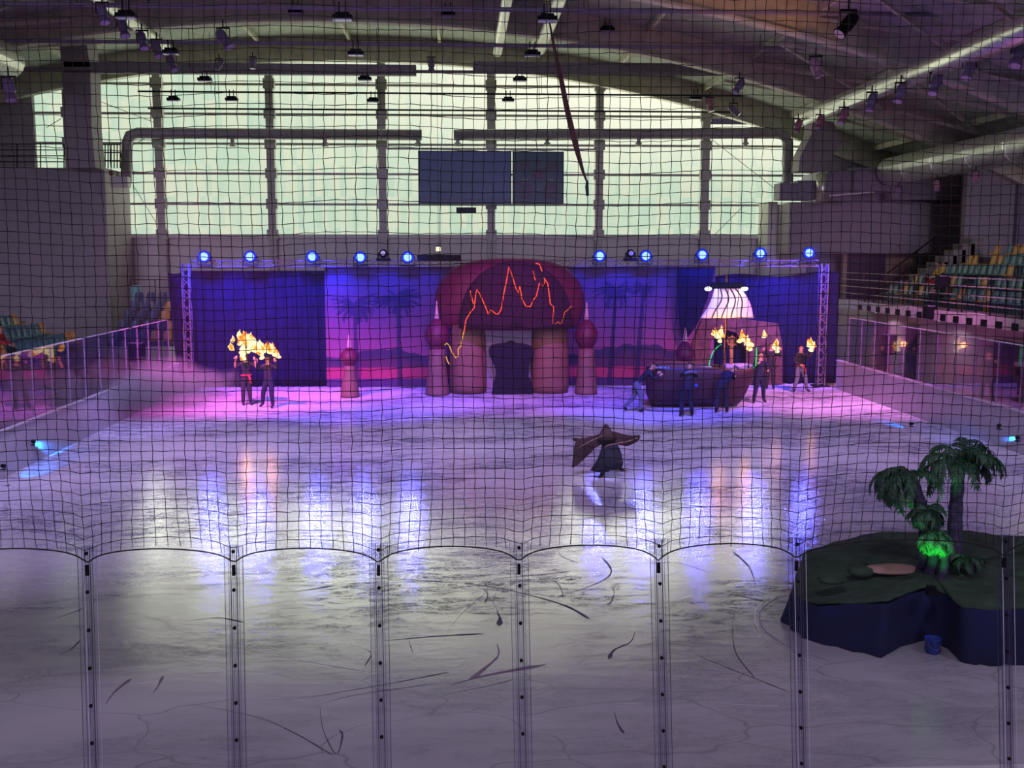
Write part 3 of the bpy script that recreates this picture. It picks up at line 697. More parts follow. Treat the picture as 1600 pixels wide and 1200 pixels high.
p = at(262, 74, 46.5); yduct('pale fabric air duct under the left part of the roof beside purple spotlights', p.x, p.z, .22, 46.4, 20, fab, 1.0)
# plenum boxes at the right pier
def boxpx(name, u0, v0, u1, v1, Y, dep, m, label=None, cat=None):
    a, b = at(u0, v1, Y), at(u1, v0, Y)
    o = MB().box((min(a.x, b.x), Y, min(a.z, b.z)), (max(a.x, b.x), Y + dep, max(a.z, b.z))).build(name, m)
    if label: tag(o, label, cat)
    return o
ah = empty('air_handling_unit', (0, 0, 0), 0, 'purple grey air handling unit boxes on the right end block', 'ventilation unit')
def bx(name, u0, v0, u1, v1, Y, dep, m, parent):
    o = boxpx(name, u0, v0, u1, v1, Y, dep, m); o.parent = parent; return o
bx('intake_box', 1218, 286, 1246, 312, 50.6, 1.0, M['box'], ah)
bx('casing', 1246, 282, 1276, 312, 50.8, 1.2, M['box'], ah)
bx('casing', 1292, 266, 1332, 314, 50.4, 1.2, M['box'], ah)
bx('casing', 1334, 262, 1392, 300, 50.0, 1.0, M['box'], ah)
bx('casing', 1392, 268, 1500, 312, 50.8, .8, M['box'], ah)
a = at(1284, 316, 50.3); b_ = at(1284, 272, 50.3); MB().tube([a, b_], .26, 16).build('silver_pipe', M['steel'], ah, smooth=True)
a = at(1296, 306, 49.8); b_ = at(1366, 300, 49.8); MB().tube([a, b_], .04, 6).build('handrail', M['cap'], ah)
lb = empty('duct_outlet_box', (0, 0, 0), 0, 'small grey box at the bottom of the left bent duct', 'ventilation unit')
bx('casing', 172, 276, 199, 292, YB - .3, .5, M['pale'], lb)
MB().ball(tuple(at(174, 270, YB - .4)), .14, 8, 5).build('valve_wheel', M['wood'], lb)
# ---- railings on the left block
def railing(label, u0, u1, vb, vt, Y, np, nr, posts_m=M['black']):
    r = empty('roof_railing', (0, 0, 0), 0, label, 'railing')
    for k in range(nr):
        v = vt + (vb - vt) * k / nr
        MB().tube([at(u0, v, Y), at(u1, v, Y)], .025, 5).build('rail', posts_m, r)
    for k in range(np):
        u = u0 + (u1 - u0) * k / (np - 1)
        MB().tube([at(u, vb, Y), at(u, vt, Y)], .03, 5).build('post', posts_m, r)
railing('dark guard railing on top of the left end block, beside the pier', -10, 100, 262, 225, YB, 4, 4)
railing('small caged railing between the left pier and the bent duct', 150, 188, 263, 226, YB + .5, 9, 3)
# ---- pipes / lighting bars across the hall
bars = [(35, 15, 'nearest'), (43, 71, 'second'), (49.0, 113, 'third'), (53.0, 147, 'fourth'), (54.6, 173, 'farthest')]
BZ = {}
for Y, v, w_ in bars:
    z = at(800, v, Y).z; BZ[Y] = z
    e = empty('lighting_bar', (0, Y, z), 0, f'{w_} thin horizontal pipe carrying lamps across the hall under the roof', 'pipe')
    MB().tube([(-20 if Y < 50 else -15.5, 0, 0), (19 if Y < 50 else 14, 0, 0)], .075 if Y < 50 else .045, 6).build('bar_pipe', M['box'] if Y < 50 else M['black'], e)
    for x in (-12, -4, 4, 12):
        MB().tube([(x, 0, 0), (x, 0, rf(x) - z)], .015, 4).build('hanger', M['black'], e)
# high-bay lamps hanging under the bars
def highbay(u, v, Y, label, s=1.0):
    p = at(u, v, Y); e = empty('high_bay_lamp', p, 0, label, 'ceiling lamp', 'dark high bay lamps under the roof')
    w2 = .30 * s
    MB().box((-w2, -.16, -.06), (w2, .16, .06)).box((-w2 * .7, -.12, .06), (w2 * .7, .12, .14)).build('housing', M['black'], e)
    MB().box((-w2 * .95, -.14, -.10), (w2 * .95, .14, -.062)).build('lens', mat('lamp_lens', (.45, .42, .7), .3), e)
    m = MB()
    for k in (-.1, .1): m.box((k * s - .02, -.02, .14), (k * s + .02, .02, .45))
    m.build('hanger', M['black'], e)
hb = [(197, 24, 34, 'first from the left on the nearest bar'), (535, 27, 34, 'on the nearest bar, second from the left'), (855, 29, 34, 'on the nearest bar, above the maroon ribbon'),
      (267, 81, 42, 'leftmost on the second bar'), (556, 83, 42, 'in the middle of the second bar'), (832, 84, 42, 'on the second bar, at the end of a fabric duct'),
      (320, 124, 49, 'leftmost under the third bar'), (570, 123, 49, 'near the middle mullion under the third bar'), (812, 124, 49, 'under the third bar right of the middle'),
      (271, 155, 54, 'beside the leftmost mullion in front of the window'), (362, 155, 54, 'second from the left low in front of the window'), (583, 157, 54, 'left of the tall middle mullion low in front of the window'),
      (794, 156, 54, 'low in front of the window above the scoreboard'), (1087, 153, 54, 'rightmost in front of the window near the slope'),
      (462, 18, 46, 'small, far up on the roof left of the middle'), (700, 22, 46, 'small, far up on the roof right of the middle'), (949, 46, 46, 'small, high on the roof right of the ribbon')]
for u, v, Y, l in hb: highbay(u, v, Y, 'high bay lamp ' + l)
# stage spotlights
def spotlight(u, v, Y, ax, label, col, group=None, s=1.0):
    p = at(u, v, Y); e = empty('stage_spotlight', p, 0, label, 'spotlight', group)
    d = Vector(ax).normalized() * s
    MB().tube([d * -.28, d * -.20, d * .1, d * .16, d * .34], [.10 * s, .15 * s, .16 * s, .12 * s, .17 * s], 12).build('can', col, e)
    m = MB(); m.box((-.2 * s, -.02, -.03), (-.18 * s, .02, .3 * s)); m.box((.18 * s, -.02, -.03), (.2 * s, .02, .3 * s)); m.box((-.2 * s, -.03, .28 * s), (.2 * s, .03, .33 * s)); m.box((-.02, -.02, .33 * s), (.02, .02, .55 * s))
    m.build('yoke', M['black'], e)
    MB().tube([d * .345, d * .35], .14 * s, 12).build('lens', mat('spot_lens', (.6, .55, .75), .15), e)
pc = mat('violet_lamp_body', (.20, .15, .28), .4); pk = mat('rosy_lamp_body', (.42, .18, .26), .4)
sp = [(1247, 196, 46, pk, .9), (1281, 190, 43, pk, .9), (1318, 180, 40, pk, .95), (1362, 158, 37.5, pc, 1), (1407, 144, 35.5, pc, 1), (1462, 130, 33.5, pc, 1.05), (1515, 104, 31.5, pc, 1.1), (1592, 82, 29.5, pc, 1.2)]
for k, (u, v, Y, c, s) in enumerate(sp):
    spotlight(u, v, Y, (-.35, -.2, -1), f'stage spotlight slung under the long shiny right duct, {ORD[k]} from its far end', c, 'spotlights under the right duct', s)
sp2 = [(1325, 37, 33, M['black'], (-.7, -.2, -.8), 'big black stage spotlight tilted left below the lit orange roof', 1.3), (1274, 104, 36, pc, (.4, -.2, -1), 'violet stage spotlight above the far end of the shiny duct', 1.1),
       (1155, 134, 44, pc, (-.6, -.2, -.9), 'grey stage spotlight against the dark arch right of the window', 1), (1109, 163, 50, pk, (.2, -.2, -1), 'rosy stage spotlight in front of the right window corner', 1), (1146, 172, 50, pc, (.7, -.2, -.7), 'violet stage spotlight tilted right beside the right window corner', 1),
       (674, 100, 50, pc, (0, 0, -1), 'pale stage spotlight silhouetted against the bright roof gap', 1), (349, 60, 40, pc, (.6, -.2, -.9), 'violet stage spotlight tilted right on the second bar', 1.2), (343, 101, 48, pc, (-.5, -.2, -.8), 'dim spotlight under the arch, left of the dim twin', .8), (395, 98, 48, pc, (0, -.2, -1), 'dim spotlight under the arch, right of its twin', .8),
       (192, 42, 36, pc, (.3, -.3, -1), 'purple spotlight first in the left roof row', 1), (222, 62, 38, pc, (.3, -.3, -1), 'purple spotlight second in the left roof row', 1), (245, 75, 40, pc, (.3, -.3, -1), 'purple spotlight third in the left roof row', 1), (268, 98, 43, pc, (.4, -.3, -1), 'purple spotlight lowest in the left roof row', 1),
       (1404, 299, 44, pc, (0, -.2, -1), 'small spotlight left of three under the lower duct', .7), (1464, 289, 42, pk, (0, -.2, -1), 'small spotlight middle of three under the lower duct', .7), (1524, 276, 40, pk, (0, -.2, -1), 'small spotlight right of three under the lower duct', .7),
       (14, 138, 36, pc, (.2, -.2, -1), 'dark spotlight cluster below the end of the far left duct', 1.2), (160, 20, 34, pc, (.3, -.3, -1), 'purple spotlight at the top edge of the left roof row', 1)]
for u, v, Y, c, ax, l, s in sp2: spotlight(u, v, Y, ax, l, c, None, s)
# maroon aerial ribbon
rb = empty('aerial_ribbon', at(858, 30, 35), 0, 'long maroon cloth ribbon hanging slanted from the nearest lighting bar', 'ribbon')
o0 = at(858, 30, 35)
RP = [(858, 30, .02), (866, 75, .05), (876, 120, .08), (886, 170, .09), (894, 205, .1), (903, 240, .085), (911, 268, .05), (917, 284, .03)]
vs = []; fs = []
for u, v, hw in RP:
    q = at(u, v, 35) - o0; vs += [q - Vector((hw, .03, 0)), q + Vector((hw, .05, 0))]
for i in range(len(RP) - 1): fs.append((2 * i, 2 * i + 1, 2 * i + 3, 2 * i + 2))
solid(MB().add(vs, fs).build('cloth', M['ribbon'], rb), .02)
MB().tube([at(917, 282, 35) - o0, at(917, 292, 35) - o0, at(918, 306, 35) - o0], [.03, .06, .05], 8).build('tassel', mat('dark_green_tassel', (.01, .05, .035), .8), rb)
# ---- scoreboards
sbY = 53.2
def board(u0, v0, u1, v1, label, m):
    a, b = at(u0, v1, sbY), at(u1, v0, sbY)
    e = empty('scoreboard', ((a.x + b.x) / 2, sbY, a.z), 0, label, 'scoreboard')
    w2 = (b.x - a.x) / 2; h = b.z - a.z
    MB().box((-w2, 0, 0), (w2, .25, h)).build('screen', m, e)
    f = MB(); t = .05
    f.box((-w2, -.03, 0), (w2, 0, t)); f.box((-w2, -.03, h - t), (w2, 0, h)); f.box((-w2, -.03, 0), (-w2 + t, 0, h)); f.box((w2 - t, -.03, 0), (w2, 0, h))
    f.build('frame', mat('board_frame', (.015, .03, .045), .6), e)
    return e, w2, h
scr = mat('screen_off', (.018, .028, .075), .5, vary=.05, emit=(.05, .08, .22), es=.22)  # faint glow put into the dark screen's colour
e1, w1, h1 = board(654, 236, 799, 319, 'large dark video screen in front of the window', scr)
MB().box((-w1, -.06, .25), (w1, -.02, .29)).build('bottom_rail', M['box'], e1)
e2, w2_, h2 = board(801, 237, 881, 319, 'dark scoreboard with unlit digit panels right of the video screen', mat('score_panel', (.015, .03, .055), .5, vary=.05, emit=(.04, .08, .15), es=.15))
dg = mat('unlit_digits', (.13, .11, .17), .6)
def dig(x, z, w_, h_, n, rows=1):
    for r in range(rows):
        for k in range(n):
            MB().box((x + k * w_ * 1.15, -.03, z - r * h_ * 1.35), (x + k * w_ * 1.15 + w_, -.0, z - r * h_ * 1.35 + h_)).build('digit_panel', dg, e2)
dig(-w2_ + .35, h2 * .66, .24, .40, 2); dig(w2_ - .85, h2 * .66, .24, .40, 2); dig(-.32, h2 * .48, .3, .5, 2); dig(-.1, h2 * .76, .22, .26, 1)
dig(-w2_ + .35, h2 * .32, .28, .2, 2, 3); dig(w2_ - .95, h2 * .32, .28, .2, 2, 3)
a = MB(); 
for (x, z, w_) in ((-.8, h2 * .455, .28), (.5, h2 * .455, .28), (-.08, h2 * .27, .16)): a.box((x, -.03, z), (x + w_, 0, z + .06))
a.build('lit_dash', mat('dash_marks', (.35, .34, .36), .6), e2)  # pale colour only, the dashes do not glow
sg = boxpx('hanging_sign', 713, 324, 744, 333, 53.5, .12, mat('sign_black', (.02, .025, .05), .7), 'small dark blank sign hanging below the video screen', 'sign')
for u in (680, 728, 764, 820, 860):
    pass
struct(MB().box((at(605, 232, 53.4).x, 53.4, at(700, 234, 53.4).z), (at(935, 232, 53.4).x, 53.5, at(700, 231, 53.4).z)).build('support_rail', M['mull']))

# ================================================================== STAGE SET
YC = 40.7
def curtain(name, u0, v0, u1, v1, Y, folds, label, m, top=None, amp=.08):
    a, b = at(u0, v1, Y), at(u1, v0, Y)
    W = b.x - a.x; base = .02
    nu = max(20, folds * 6)
    def fn(s, t):
        x = a.x + W * s; zt_ = b.z
        if top: zt_ = at(u0 + (u1 - u0) * s, top(s), Y).z
        z = base + (zt_ - base) * t
        return (x, Y + amp * math.sin(s * folds * 2 * PI + .6 * math.sin(3 * t)) * (1 - .3 * t), z)
    o = MB().grid(fn, nu, 12).build(name, m, smooth=True); solid(o, .02)
    return tag(o, label, 'curtain')
curtain('stage_curtain', 290, 424, 514, 603, YC, 16, 'wide black stage curtain behind the two fire jugglers', M['blackcloth'], lambda s: 423)
# side piece hanging from the left tower outwards
def side_piece():
    tl, tr, br, bl = at(262, 426, 40.2), at(292, 422, 40.2), at(292, 606, 40.2), at(279, 606, 40.2)
    def fn(s, t):
        top = tl.lerp(tr, s); bot = bl.lerp(br, s); p = bot.lerp(top, t)
        return (p.x, p.y + .06 * math.sin(s * 14), max(.02, p.z - .08 * math.sin(s * PI) * (t > .9)))
    o = MB().grid(fn, 16, 12).build('stage_curtain', M['blackcloth'], smooth=True); solid(o, .02)
    tag(o, 'narrow dark curtain piece left of the left truss tower, sagging at its top', 'curtain')
side_piece()
curtain('stage_curtain', 1112, 426, 1312, 603, YC, 14, 'wide dark curtain behind the ship mast and right truss tower', M['blackcloth'], lambda s: 432 - 6 * s - 3 * math.sin(s * 9))
# printed backdrop
def backdrop():
    Y = 40.42; a, b = at(511, 610, Y), at(1118, 417, Y)
    X0, X1, Z0, Z1 = a.x, b.x, .03, b.z
    nu, nv = 420, 130
    def lerp(p, q, t): return tuple(p[i] + (q[i] - p[i]) * t for i in range(3))
    def hills(u):
        h = 562
        for c, wd, a_ in ((595, 42, 12), (640, 30, 4), (868, 30, 4), (955, 38, 13), (1005, 34, 12), (1040, 40, 8)):
            h -= a_ * math.exp(-((u - c) / wd) ** 4)
        return h + 1.2 * math.sin(u * .23)
    rnd = random.Random(3)
    palms = [(622, 470, 36, 30, 600), (962, 458, 36, 26, 600), (556, 480, 46, 30, 590), (1005, 452, 20, 16, 600)]
    fr = []
    for (cx, cy, rx, ry, yb) in palms:
        for k in range(30):
            an = k / 30 * 2 * PI + rnd.random() * .3; L = .5 + .6 * rnd.random()
            fr.append((cx, cy, rx * L, ry * L, an))
    vs = []; cols = []
    for j in range(nv):
        for i in range(nu):
            s, t = i / (nu - 1), j / (nv - 1)
            u = 511 + 607 * s; v = 610 - 193 * t
            vs.append((X0 + (X1 - X0) * s, Y + .03 * math.sin(s * 60), Z0 + (Z1 - Z0) * t))
            f = min(1, max(0, (v - 417) / 140)); c = lerp((.055, .038, .11), (.25, .065, .14), f ** 1.3)
            st = .5 + .5 * math.sin(u * .19 + 2 * math.sin(v * .02)); c = lerp(c, (c[0] * 1.2, c[1] * .95, c[2] * .95), st * .5)
            h = hills(u)
            if v > h: c = (.04, .025, .06)
            if v > h + 9: c = lerp((.04, .025, .06), (.09, .025, .06), min(1, (v - h - 9) / 10))
            if v > 579: c = (.36, .04, .09) if v < 597 else (.06, .025, .09)
            dark = 0
            for (cx, cy, rx, ry, yb) in palms:
                tr = 2.5 + (v - cy) * .012
                sway = cx - (v - cy) * .06 if cx > 900 else cx + (v - cy) * .02
                if v > cy and abs(u - sway) < tr: dark = max(dark, .8)
            for (cx, cy, rx, ry, an) in fr:
                dx, dy = (u - cx) / rx, (v - cy) / ry
                r = math.hypot(dx, dy)
                if r < 1:
                    d = math.atan2(dy, dx) - (an + .5 * r * (1 if math.cos(an) > 0 else -1))
                    d = (d + PI) % (2 * PI) - PI
                    if abs(d) < .22 * (1.15 - r): dark = max(dark, .8)
            if dark: c = lerp(c, (.008, .007, .04), dark)
            cols.append((*c, 1))
    fs = [(j * nu + i, j * nu + i + 1, (j + 1) * nu + i + 1, (j + 1) * nu + i) for j in range(nv - 1) for i in range(nu - 1)]
    t = NT('printed_backdrop'); at_ = t.add('ShaderNodeVertexColor'); at_.layer_name = 'print'
    t.l(at_.outputs[0], t.b.inputs['Base Color']); t.b.inputs['Roughness'].default_value = .9
    m = MB().add(vs, fs); o = m.build('painted_backdrop', t.m, smooth=True)
    ca = o.data.color_attributes.new('print', 'FLOAT_COLOR', 'POINT')
    ca.data.foreach_set('color', [x for c in cols for x in c])
    tag(o, 'wide backdrop cloth printed with desert dusk, dark hills and palm trees', 'backdrop')
backdrop()
# dark drape sweeping down over the right end of the backdrop
def swoosh():
    pts = [(1060, 420, 1116, 420), (1060, 440, 1113, 440), (1060, 458, 1108, 455), (1060, 475, 1103, 472), (1061, 490, 1097, 490), (1062, 505, 1090, 505), (1064, 518, 1082, 517), (1067, 530, 1072, 530)]
    vs = []
    for (u0, v0, u1, v1) in pts:
        for k in range(9):
            s = k / 8; p = at(u0 + (u1 - u0) * s, v0 + (v1 - v0) * s, 39.95); vs.append((p.x, 39.95 + .05 * math.sin(s * 16), p.z))
    fs = [(j * 9 + i, j * 9 + i + 1, (j + 1) * 9 + i + 1, (j + 1) * 9 + i) for j in range(7) for i in range(8)]
    o = MB().add(vs, fs).build('stage_curtain', M['blackcloth'], smooth=True); solid(o, .02)
    tag(o, 'dark drape gathered to a point over the right edge of the backdrop', 'curtain')
swoosh()
# painted stone arch flat right of the backdrop
fa = empty('scenery_flat', (0, 40.35, 0), 0, 'brown painted scenery flat with an arch behind the ship mast', 'scenery flat')
A = [(1082, 603), (1082, 535), (1090, 515), (1096, 500), (1150, 497), (1215, 505), (1222, 540), (1222, 603), (1165, 603), (1165, 545), (1150, 520), (1125, 512), (1112, 530), (1108, 560), (1108, 603)]
MB().prism([(at(u, v, 40.35).x, max(.02, at(u, v, 40.35).z)) for u, v in A], -.05, .05).build('flat_panel', mat('painted_stone', (.12, .05, .03), .9, scale=5, vary=.5), fa)
# ---- truss towers and top truss
def truss_seg(p, q, wd, parent, nseg, name='truss_chord'):
    p, q = Vector(p), Vector(q); d = (q - p).normalized()
    a = Vector((0, 1, 0)) if abs(d.y) < .9 else Vector((1, 0, 0)); b = d.cross(a).normalized()
    cs = [(a * sx + b * sy) * wd / 2 for sx, sy in ((-1, -1), (1, -1), (1, 1), (-1, 1))]
    for c in cs: MB().tube([p + c, q + c], .028, 6).build(name, M['truss'], parent)
    m = MB()
    for k in range(nseg):
        u0, u1 = p.lerp(q, k / nseg), p.lerp(q, (k + 1) / nseg)
        for i in range(4):
            c0, c1 = cs[i], cs[(i + 1) % 4]
            m.tube([u0 + (c0 if k % 2 else c1), u1 + (c1 if k % 2 else c0)], .014, 4, False)
    m.build('truss_lacing', M['truss'], parent)
YT = 39.9
for u, side in ((297, 'left'), (1281, 'right')):
    p = at(u, 607, YT); tp = at(u, 412, YT)
    e = empty('truss_tower', (p.x, YT, 0), 0, f'lattice truss tower standing at the {side} end of the stage curtain', 'truss')
    truss_seg((0, 0, .05), (0, 0, tp.z), .26, e, 16)
    MB().box((-.3, -.3, 0), (.3, .3, .05)).build('base_plate', M['black'], e)
tp0, tp1 = at(297, 413, YT), at(1281, 413, YT)
YTT = 40.15
tb = empty('top_truss', (0, YTT, 0), 0, 'long horizontal lattice truss above the stage curtains carrying blue lamps', 'truss')
truss_seg((tp0.x, 0, 4.72), (tp1.x, 0, 4.72), .22, tb, 76)
# ---- blue lamps on the truss
lensm = glow('blue_led_core', (.34, .62, 1.0), 1.5); ringm = glow('blue_led_ring', (.01, .03, 1.0), 1.2)
led = [(319, 401), (391, 401), (488, 401), (563, 402), (637, 402), (937, 400), (1009, 400), (1097, 398), (1188, 396), (1264, 395)]
for k, (u, v) in enumerate(led):
    p = at(u, v, YT - .25); e = empty('stage_lamp', p, 0, f'glowing blue round stage lamp on the top truss, {ORD[k]} from the left', 'stage lamp', 'blue lamps on the truss')
    MB().tube([(0, -.02, 0), (0, .10, .0), (0, .30, .0)], [.23, .23, .14], 18).build('can', M['black'], e)
    MB().tube([(0, -.035, 0), (0, -.021, 0)], .215, 20).build('bezel', ringm, e)  # glowing ring put in for the blue halo around the lens
    MB().ball((0, -.035, 0), (.15, .05, .15), 16, 8).build('lens', lensm, e, smooth=True)
    y = MB(); y.box((-.27, .05, -.05), (-.24, .12, .02)); y.box((.24, .05, -.05), (.27, .12, .02)); y.box((-.27, .05, -.32), (.27, .12, -.28)); y.box((-.27, .05, -.3), (-.25, .12, 0)); y.box((.25, .05, -.3), (.27, .12, 0))
    y.build('yoke', M['black'], e)
    # its own beam down over the ice; an added spot blues the cloth behind
    spot('lamp_beam', p + Vector((0, -.15, 0)), (p.x * .95, p.y - 13, 0), BLUE, 160, 50, .8, .08)
    point('lamp_glow', p + Vector((0, -.22, 0)), BLUE, 9, .06)
    spot('lamp_beam', p + Vector((0, -.9, .35)), (p.x, YC, 2.9), (.03, .05, 1.0), 1900 if (u < 500 or u > 1100) else 560, 95, .9, .15)
for u, l in ((599, 'left'), (985, 'right')):
    p = at(u, 398, YT); e = empty('moving_head_lamp', p, 0, f'unlit black moving head lamp on the {l} half of the top truss', 'stage lamp')
    MB().ball((0, 0, .04), (.17, .16, .17), 12, 8).build('head', M['black'], e, smooth=True)
    MB().box((-.26, -.12, -.24), (.26, .12, -.12)).build('base', M['black'], e)
    MB().box((-.2, -.05, -.13), (-.16, .05, .08)).box((.16, -.05, -.13), (.2, .05, .08)).build('yoke', M['black'], e)
    MB().tube([(0, -.15, .06), (0, -.18, .06)], .09, 12).build('lens', mat('spot_lens', (.6, .55, .75), .15), e)
lbar = boxpx('light_batten', 652, 398, 720, 408, YT - .1, .15, M['black'], 'long dark unlit light batten on the truss left of the dome', 'light batten')
p = at(685, 389, 44); e = empty('pendant_lamp', p, 0, 'small lit white lamp hanging on a wire above the truss', 'lamp')
MB().box((-.1, -.1, -.09), (.1, .1, .09)).build('lamp_glass', glow('lamp_white', (1, .95, .6), 1.2), e)
MB().box((-.12, -.12, .09), (.12, .12, .14)).build('lamp_cap', M['black'], e); MB().tube([(0, 0, .1), (0, 0, rf(p.x) - p.z)], .01, 4).build('wire', M['black'], e)

# ---- inflatable castle
YK = 38.9
kc = at(797, 610, YK)
ck = empty('inflatable_castle', (kc.x, YK, 0), 0, 'large inflatable castle gate with a red dome and dark keyhole doorway', 'inflatable castle')
def kx(u): return at(u, 500, YK).x - kc.x
def kz(v, Y=YK): return at(797, v, Y).z
zb, zmax = kz(512), kz(403)
R = (kx(914) - kx(679)) / 2; cx = (kx(914) + kx(679)) / 2
prof = []
H = zmax - zb
for i in range(15):
    t = i / 14
    if t < .35: r = .90 + .10 * math.sin(t / .35 * PI / 2)
    else: r = math.cos((t - .35) / .65 * PI / 2) ** .62
    prof.append((max(.02, R * r), zb + H * (t if t < .35 else .35 + .65 * math.sin((t - .35) / .65 * PI / 2) ** 1.0)))
prof = [(R * .80, zb - .05)] + prof
MB().lathe(prof, (cx, .10, 0), 40, 1, .36).build('dome', M['dome'], ck, smooth=True)
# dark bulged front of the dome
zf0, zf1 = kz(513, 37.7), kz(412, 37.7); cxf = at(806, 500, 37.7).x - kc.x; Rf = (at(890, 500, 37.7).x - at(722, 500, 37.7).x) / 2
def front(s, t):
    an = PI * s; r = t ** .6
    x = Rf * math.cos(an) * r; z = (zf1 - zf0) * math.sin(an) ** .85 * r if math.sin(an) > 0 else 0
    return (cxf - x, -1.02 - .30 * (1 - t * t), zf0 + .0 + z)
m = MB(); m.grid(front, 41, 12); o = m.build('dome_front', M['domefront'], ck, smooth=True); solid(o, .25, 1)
# gate wall: two bulging pillars and a flat middle with the doorway
def pillar(u0, u1, v1, nm, mt):
    x0, x1 = kx(u0), kx(u1); c = (x0 + x1) / 2; r = (x1 - x0) / 2; z1 = kz(v1)
    pr = [(r * .95, 0.02), (r, .25), (r * .98, z1 * .5), (r * .94, z1 * .85), (r * .80, z1)]
    MB().lathe(pr, (c, -.35, 0), 24, 1, .75).build(nm, mt, ck, smooth=True)
pillar(702, 760, 505, 'side_tower', M['peach']); pillar(828, 888, 505, 'side_tower', M['peach'])
wall = [(kx(740), .02), (kx(740), kz(508)), (kx(845), kz(508)), (kx(845), .02)]
dpts = [(768, 616), (771, 600), (775, 585), (774, 575), (768, 563), (764, 553), (764, 545), (768, 539), (778, 537), (790, 536), (798, 532), (806, 536), (818, 537), (829, 540), (834, 547), (834, 555), (829, 564), (826, 575), (826, 588), (831, 600), (833, 616)]
MB().prism(wall, -.35, .4).build('gate_wall', M['lilacwall'], ck)
dx = lambda u, v: (at(u, 500, 38.0).x - kc.x, max(.03, at(797, v, 38.0).z))
MB().prism([dx(u, v) for u, v in dpts], -.95, -.80).build('doorway', mat('doorway_cloth', (.008, .008, .025), .95), ck)
def minaret(u, zsh, ron, zon, vsp, rb, rt, Y, label, m1, m2, parent=None):
    p = at(u, 560, Y)
    e = empty('inflatable_minaret', (p.x, Y, 0), 0, label, 'inflatable minaret')
    MB().lathe([(rb, .02), (rb * .98, .1), (rb * .82, zsh * .45), (rt, zsh * .8), (rt, zsh)], (0, 0, 0), 20).build('shaft', m1, e, smooth=True)
    pr = [(rt * .9, zsh - .05)] + [(max(.02, ron * math.sin(PI * min(1, .12 + .88 * (i / 10))) ** .8), zsh + (zon - zsh) * (i / 10)) for i in range(11)]
    MB().lathe(pr, (0, 0, 0), 20).build('onion_dome', m2, e, smooth=True)
    zs = at(u, vsp, Y).z
    MB().tube([(0, 0, zon - .1), (0, 0, zon + .12), (0, 0, zs)], [.09, .07, .02], 8).build('spire', mat('spire_cloth', (.6, .35, .4), .6), e)
    return e
z = lambda v, Y: at(797, v, Y).z
minaret(683, z(545, 38.1), .44, z(495, 38.1), 470, .44, .30, 38.1, 'inflatable minaret with red onion dome left of the castle', M['peach'], M['dome'])
minaret(916, z(545, 38.1), .42, z(497, 38.1), 472, .42, .30, 38.1, 'inflatable minaret with red onion dome right of the castle', M['peach'], M['dome'])
minaret(546, z(570, 37.6), .33, z(540, 37.6), 523, .34, .20, 37.6, 'small slim inflatable minaret standing alone on the left of the stage', M['peach'], M['dome'])
minaret(1070, z(570, 37.0), .33, z(532, 37.0), 512, .34, .24, 37.0, 'pink topped inflatable minaret behind the ship', M['peach'], M['dome'])
# blue light balls on the two big minaret tips are lit by the blue lamps
# rope draws thin glowing tubes over the castle front
def glow_lines(name, label, paths, col, s, Y=37.3, rad=.022):
    e = ck
    for pts in paths: MB().tube([(at(u, v, Y).x - kc.x, Y - YK, at(u, v, Y).z) for u, v in pts], rad, 5).build('rope_light', glow('rope_' + col[0], col[1], s), e)
    return e
glow_lines('rope_light', 'glowing red zigzag light line across the dome front', [
    [(725, 519), (728, 500), (735, 488), (741, 481), (743, 462), (745, 452), (750, 460), (758, 478), (763, 491), (767, 484), (774, 490), (778, 491), (783, 484), (787, 460), (792, 436), (795, 417), (800, 430), (806, 450), (810, 458), (812, 447), (816, 468), (822, 479), (829, 479), (833, 469), (838, 463), (843, 442), (849, 447), (852, 436)],
    [(735, 454), (737, 465), (740, 475), (743, 470)], [(833, 423), (835, 434), (837, 438)], [(837, 411), (843, 413), (847, 424)], [(849, 433), (856, 443), (860, 475), (865, 479), (864, 506)]], ('red', (1.0, .09, .05)), 1.1)
glow_lines('rope_light', 'fainter orange light line on the lower right of the dome', [[(878, 505), (882, 488), (886, 485), (893, 478)], [(868, 506), (872, 503), (876, 506)]], ('orange', (.9, .12, .06)), .55)
glow_lines('rope_light', 'yellow light line on the left tower of the castle', [
    [(725, 518), (722, 530), (720, 541), (716, 545), (716, 556), (712, 559), (706, 550), (702, 540), (698, 536), (694, 540)], [(697, 557), (699, 564), (702, 569)]], ('yellow', (.95, .42, .08)), .9)

# ---- people
def fingers(m, wrist, hand, side, curl=.4):
    """palm and five bent fingers"""
    w_, h_ = Vector(wrist), Vector(hand); d = (h_ - w_).normalized()
    a = d.cross(Vector((0, 1, .2))).normalized(); nrm = a.cross(d).normalized()
    pal = w_ + d * .08
    m.tube([w_, w_ + d * .04, pal, pal + d * .02], [.026, .034, .038, .03], 8)
    for k, (off, L) in enumerate(((-.030, .070), (-.010, .080), (.010, .075), (.028, .060))):
        b = pal + a * off; k1 = b + d * L * .5 + nrm * L * .1; k2 = k1 + (d * (1 - curl) + nrm * curl).normalized() * L * .5
        m.tube([b - d * .02, k1, k2], [.0105, .0095, .007], 6)
    b = w_ + d * .04 - a * .03 * side; k1 = b - a * .03 * side + d * .02; k2 = k1 + d * .03 + nrm * .01
    m.tube([w_ + d * .03, b, k1, k2], [.014, .012, .011, .008], 6)
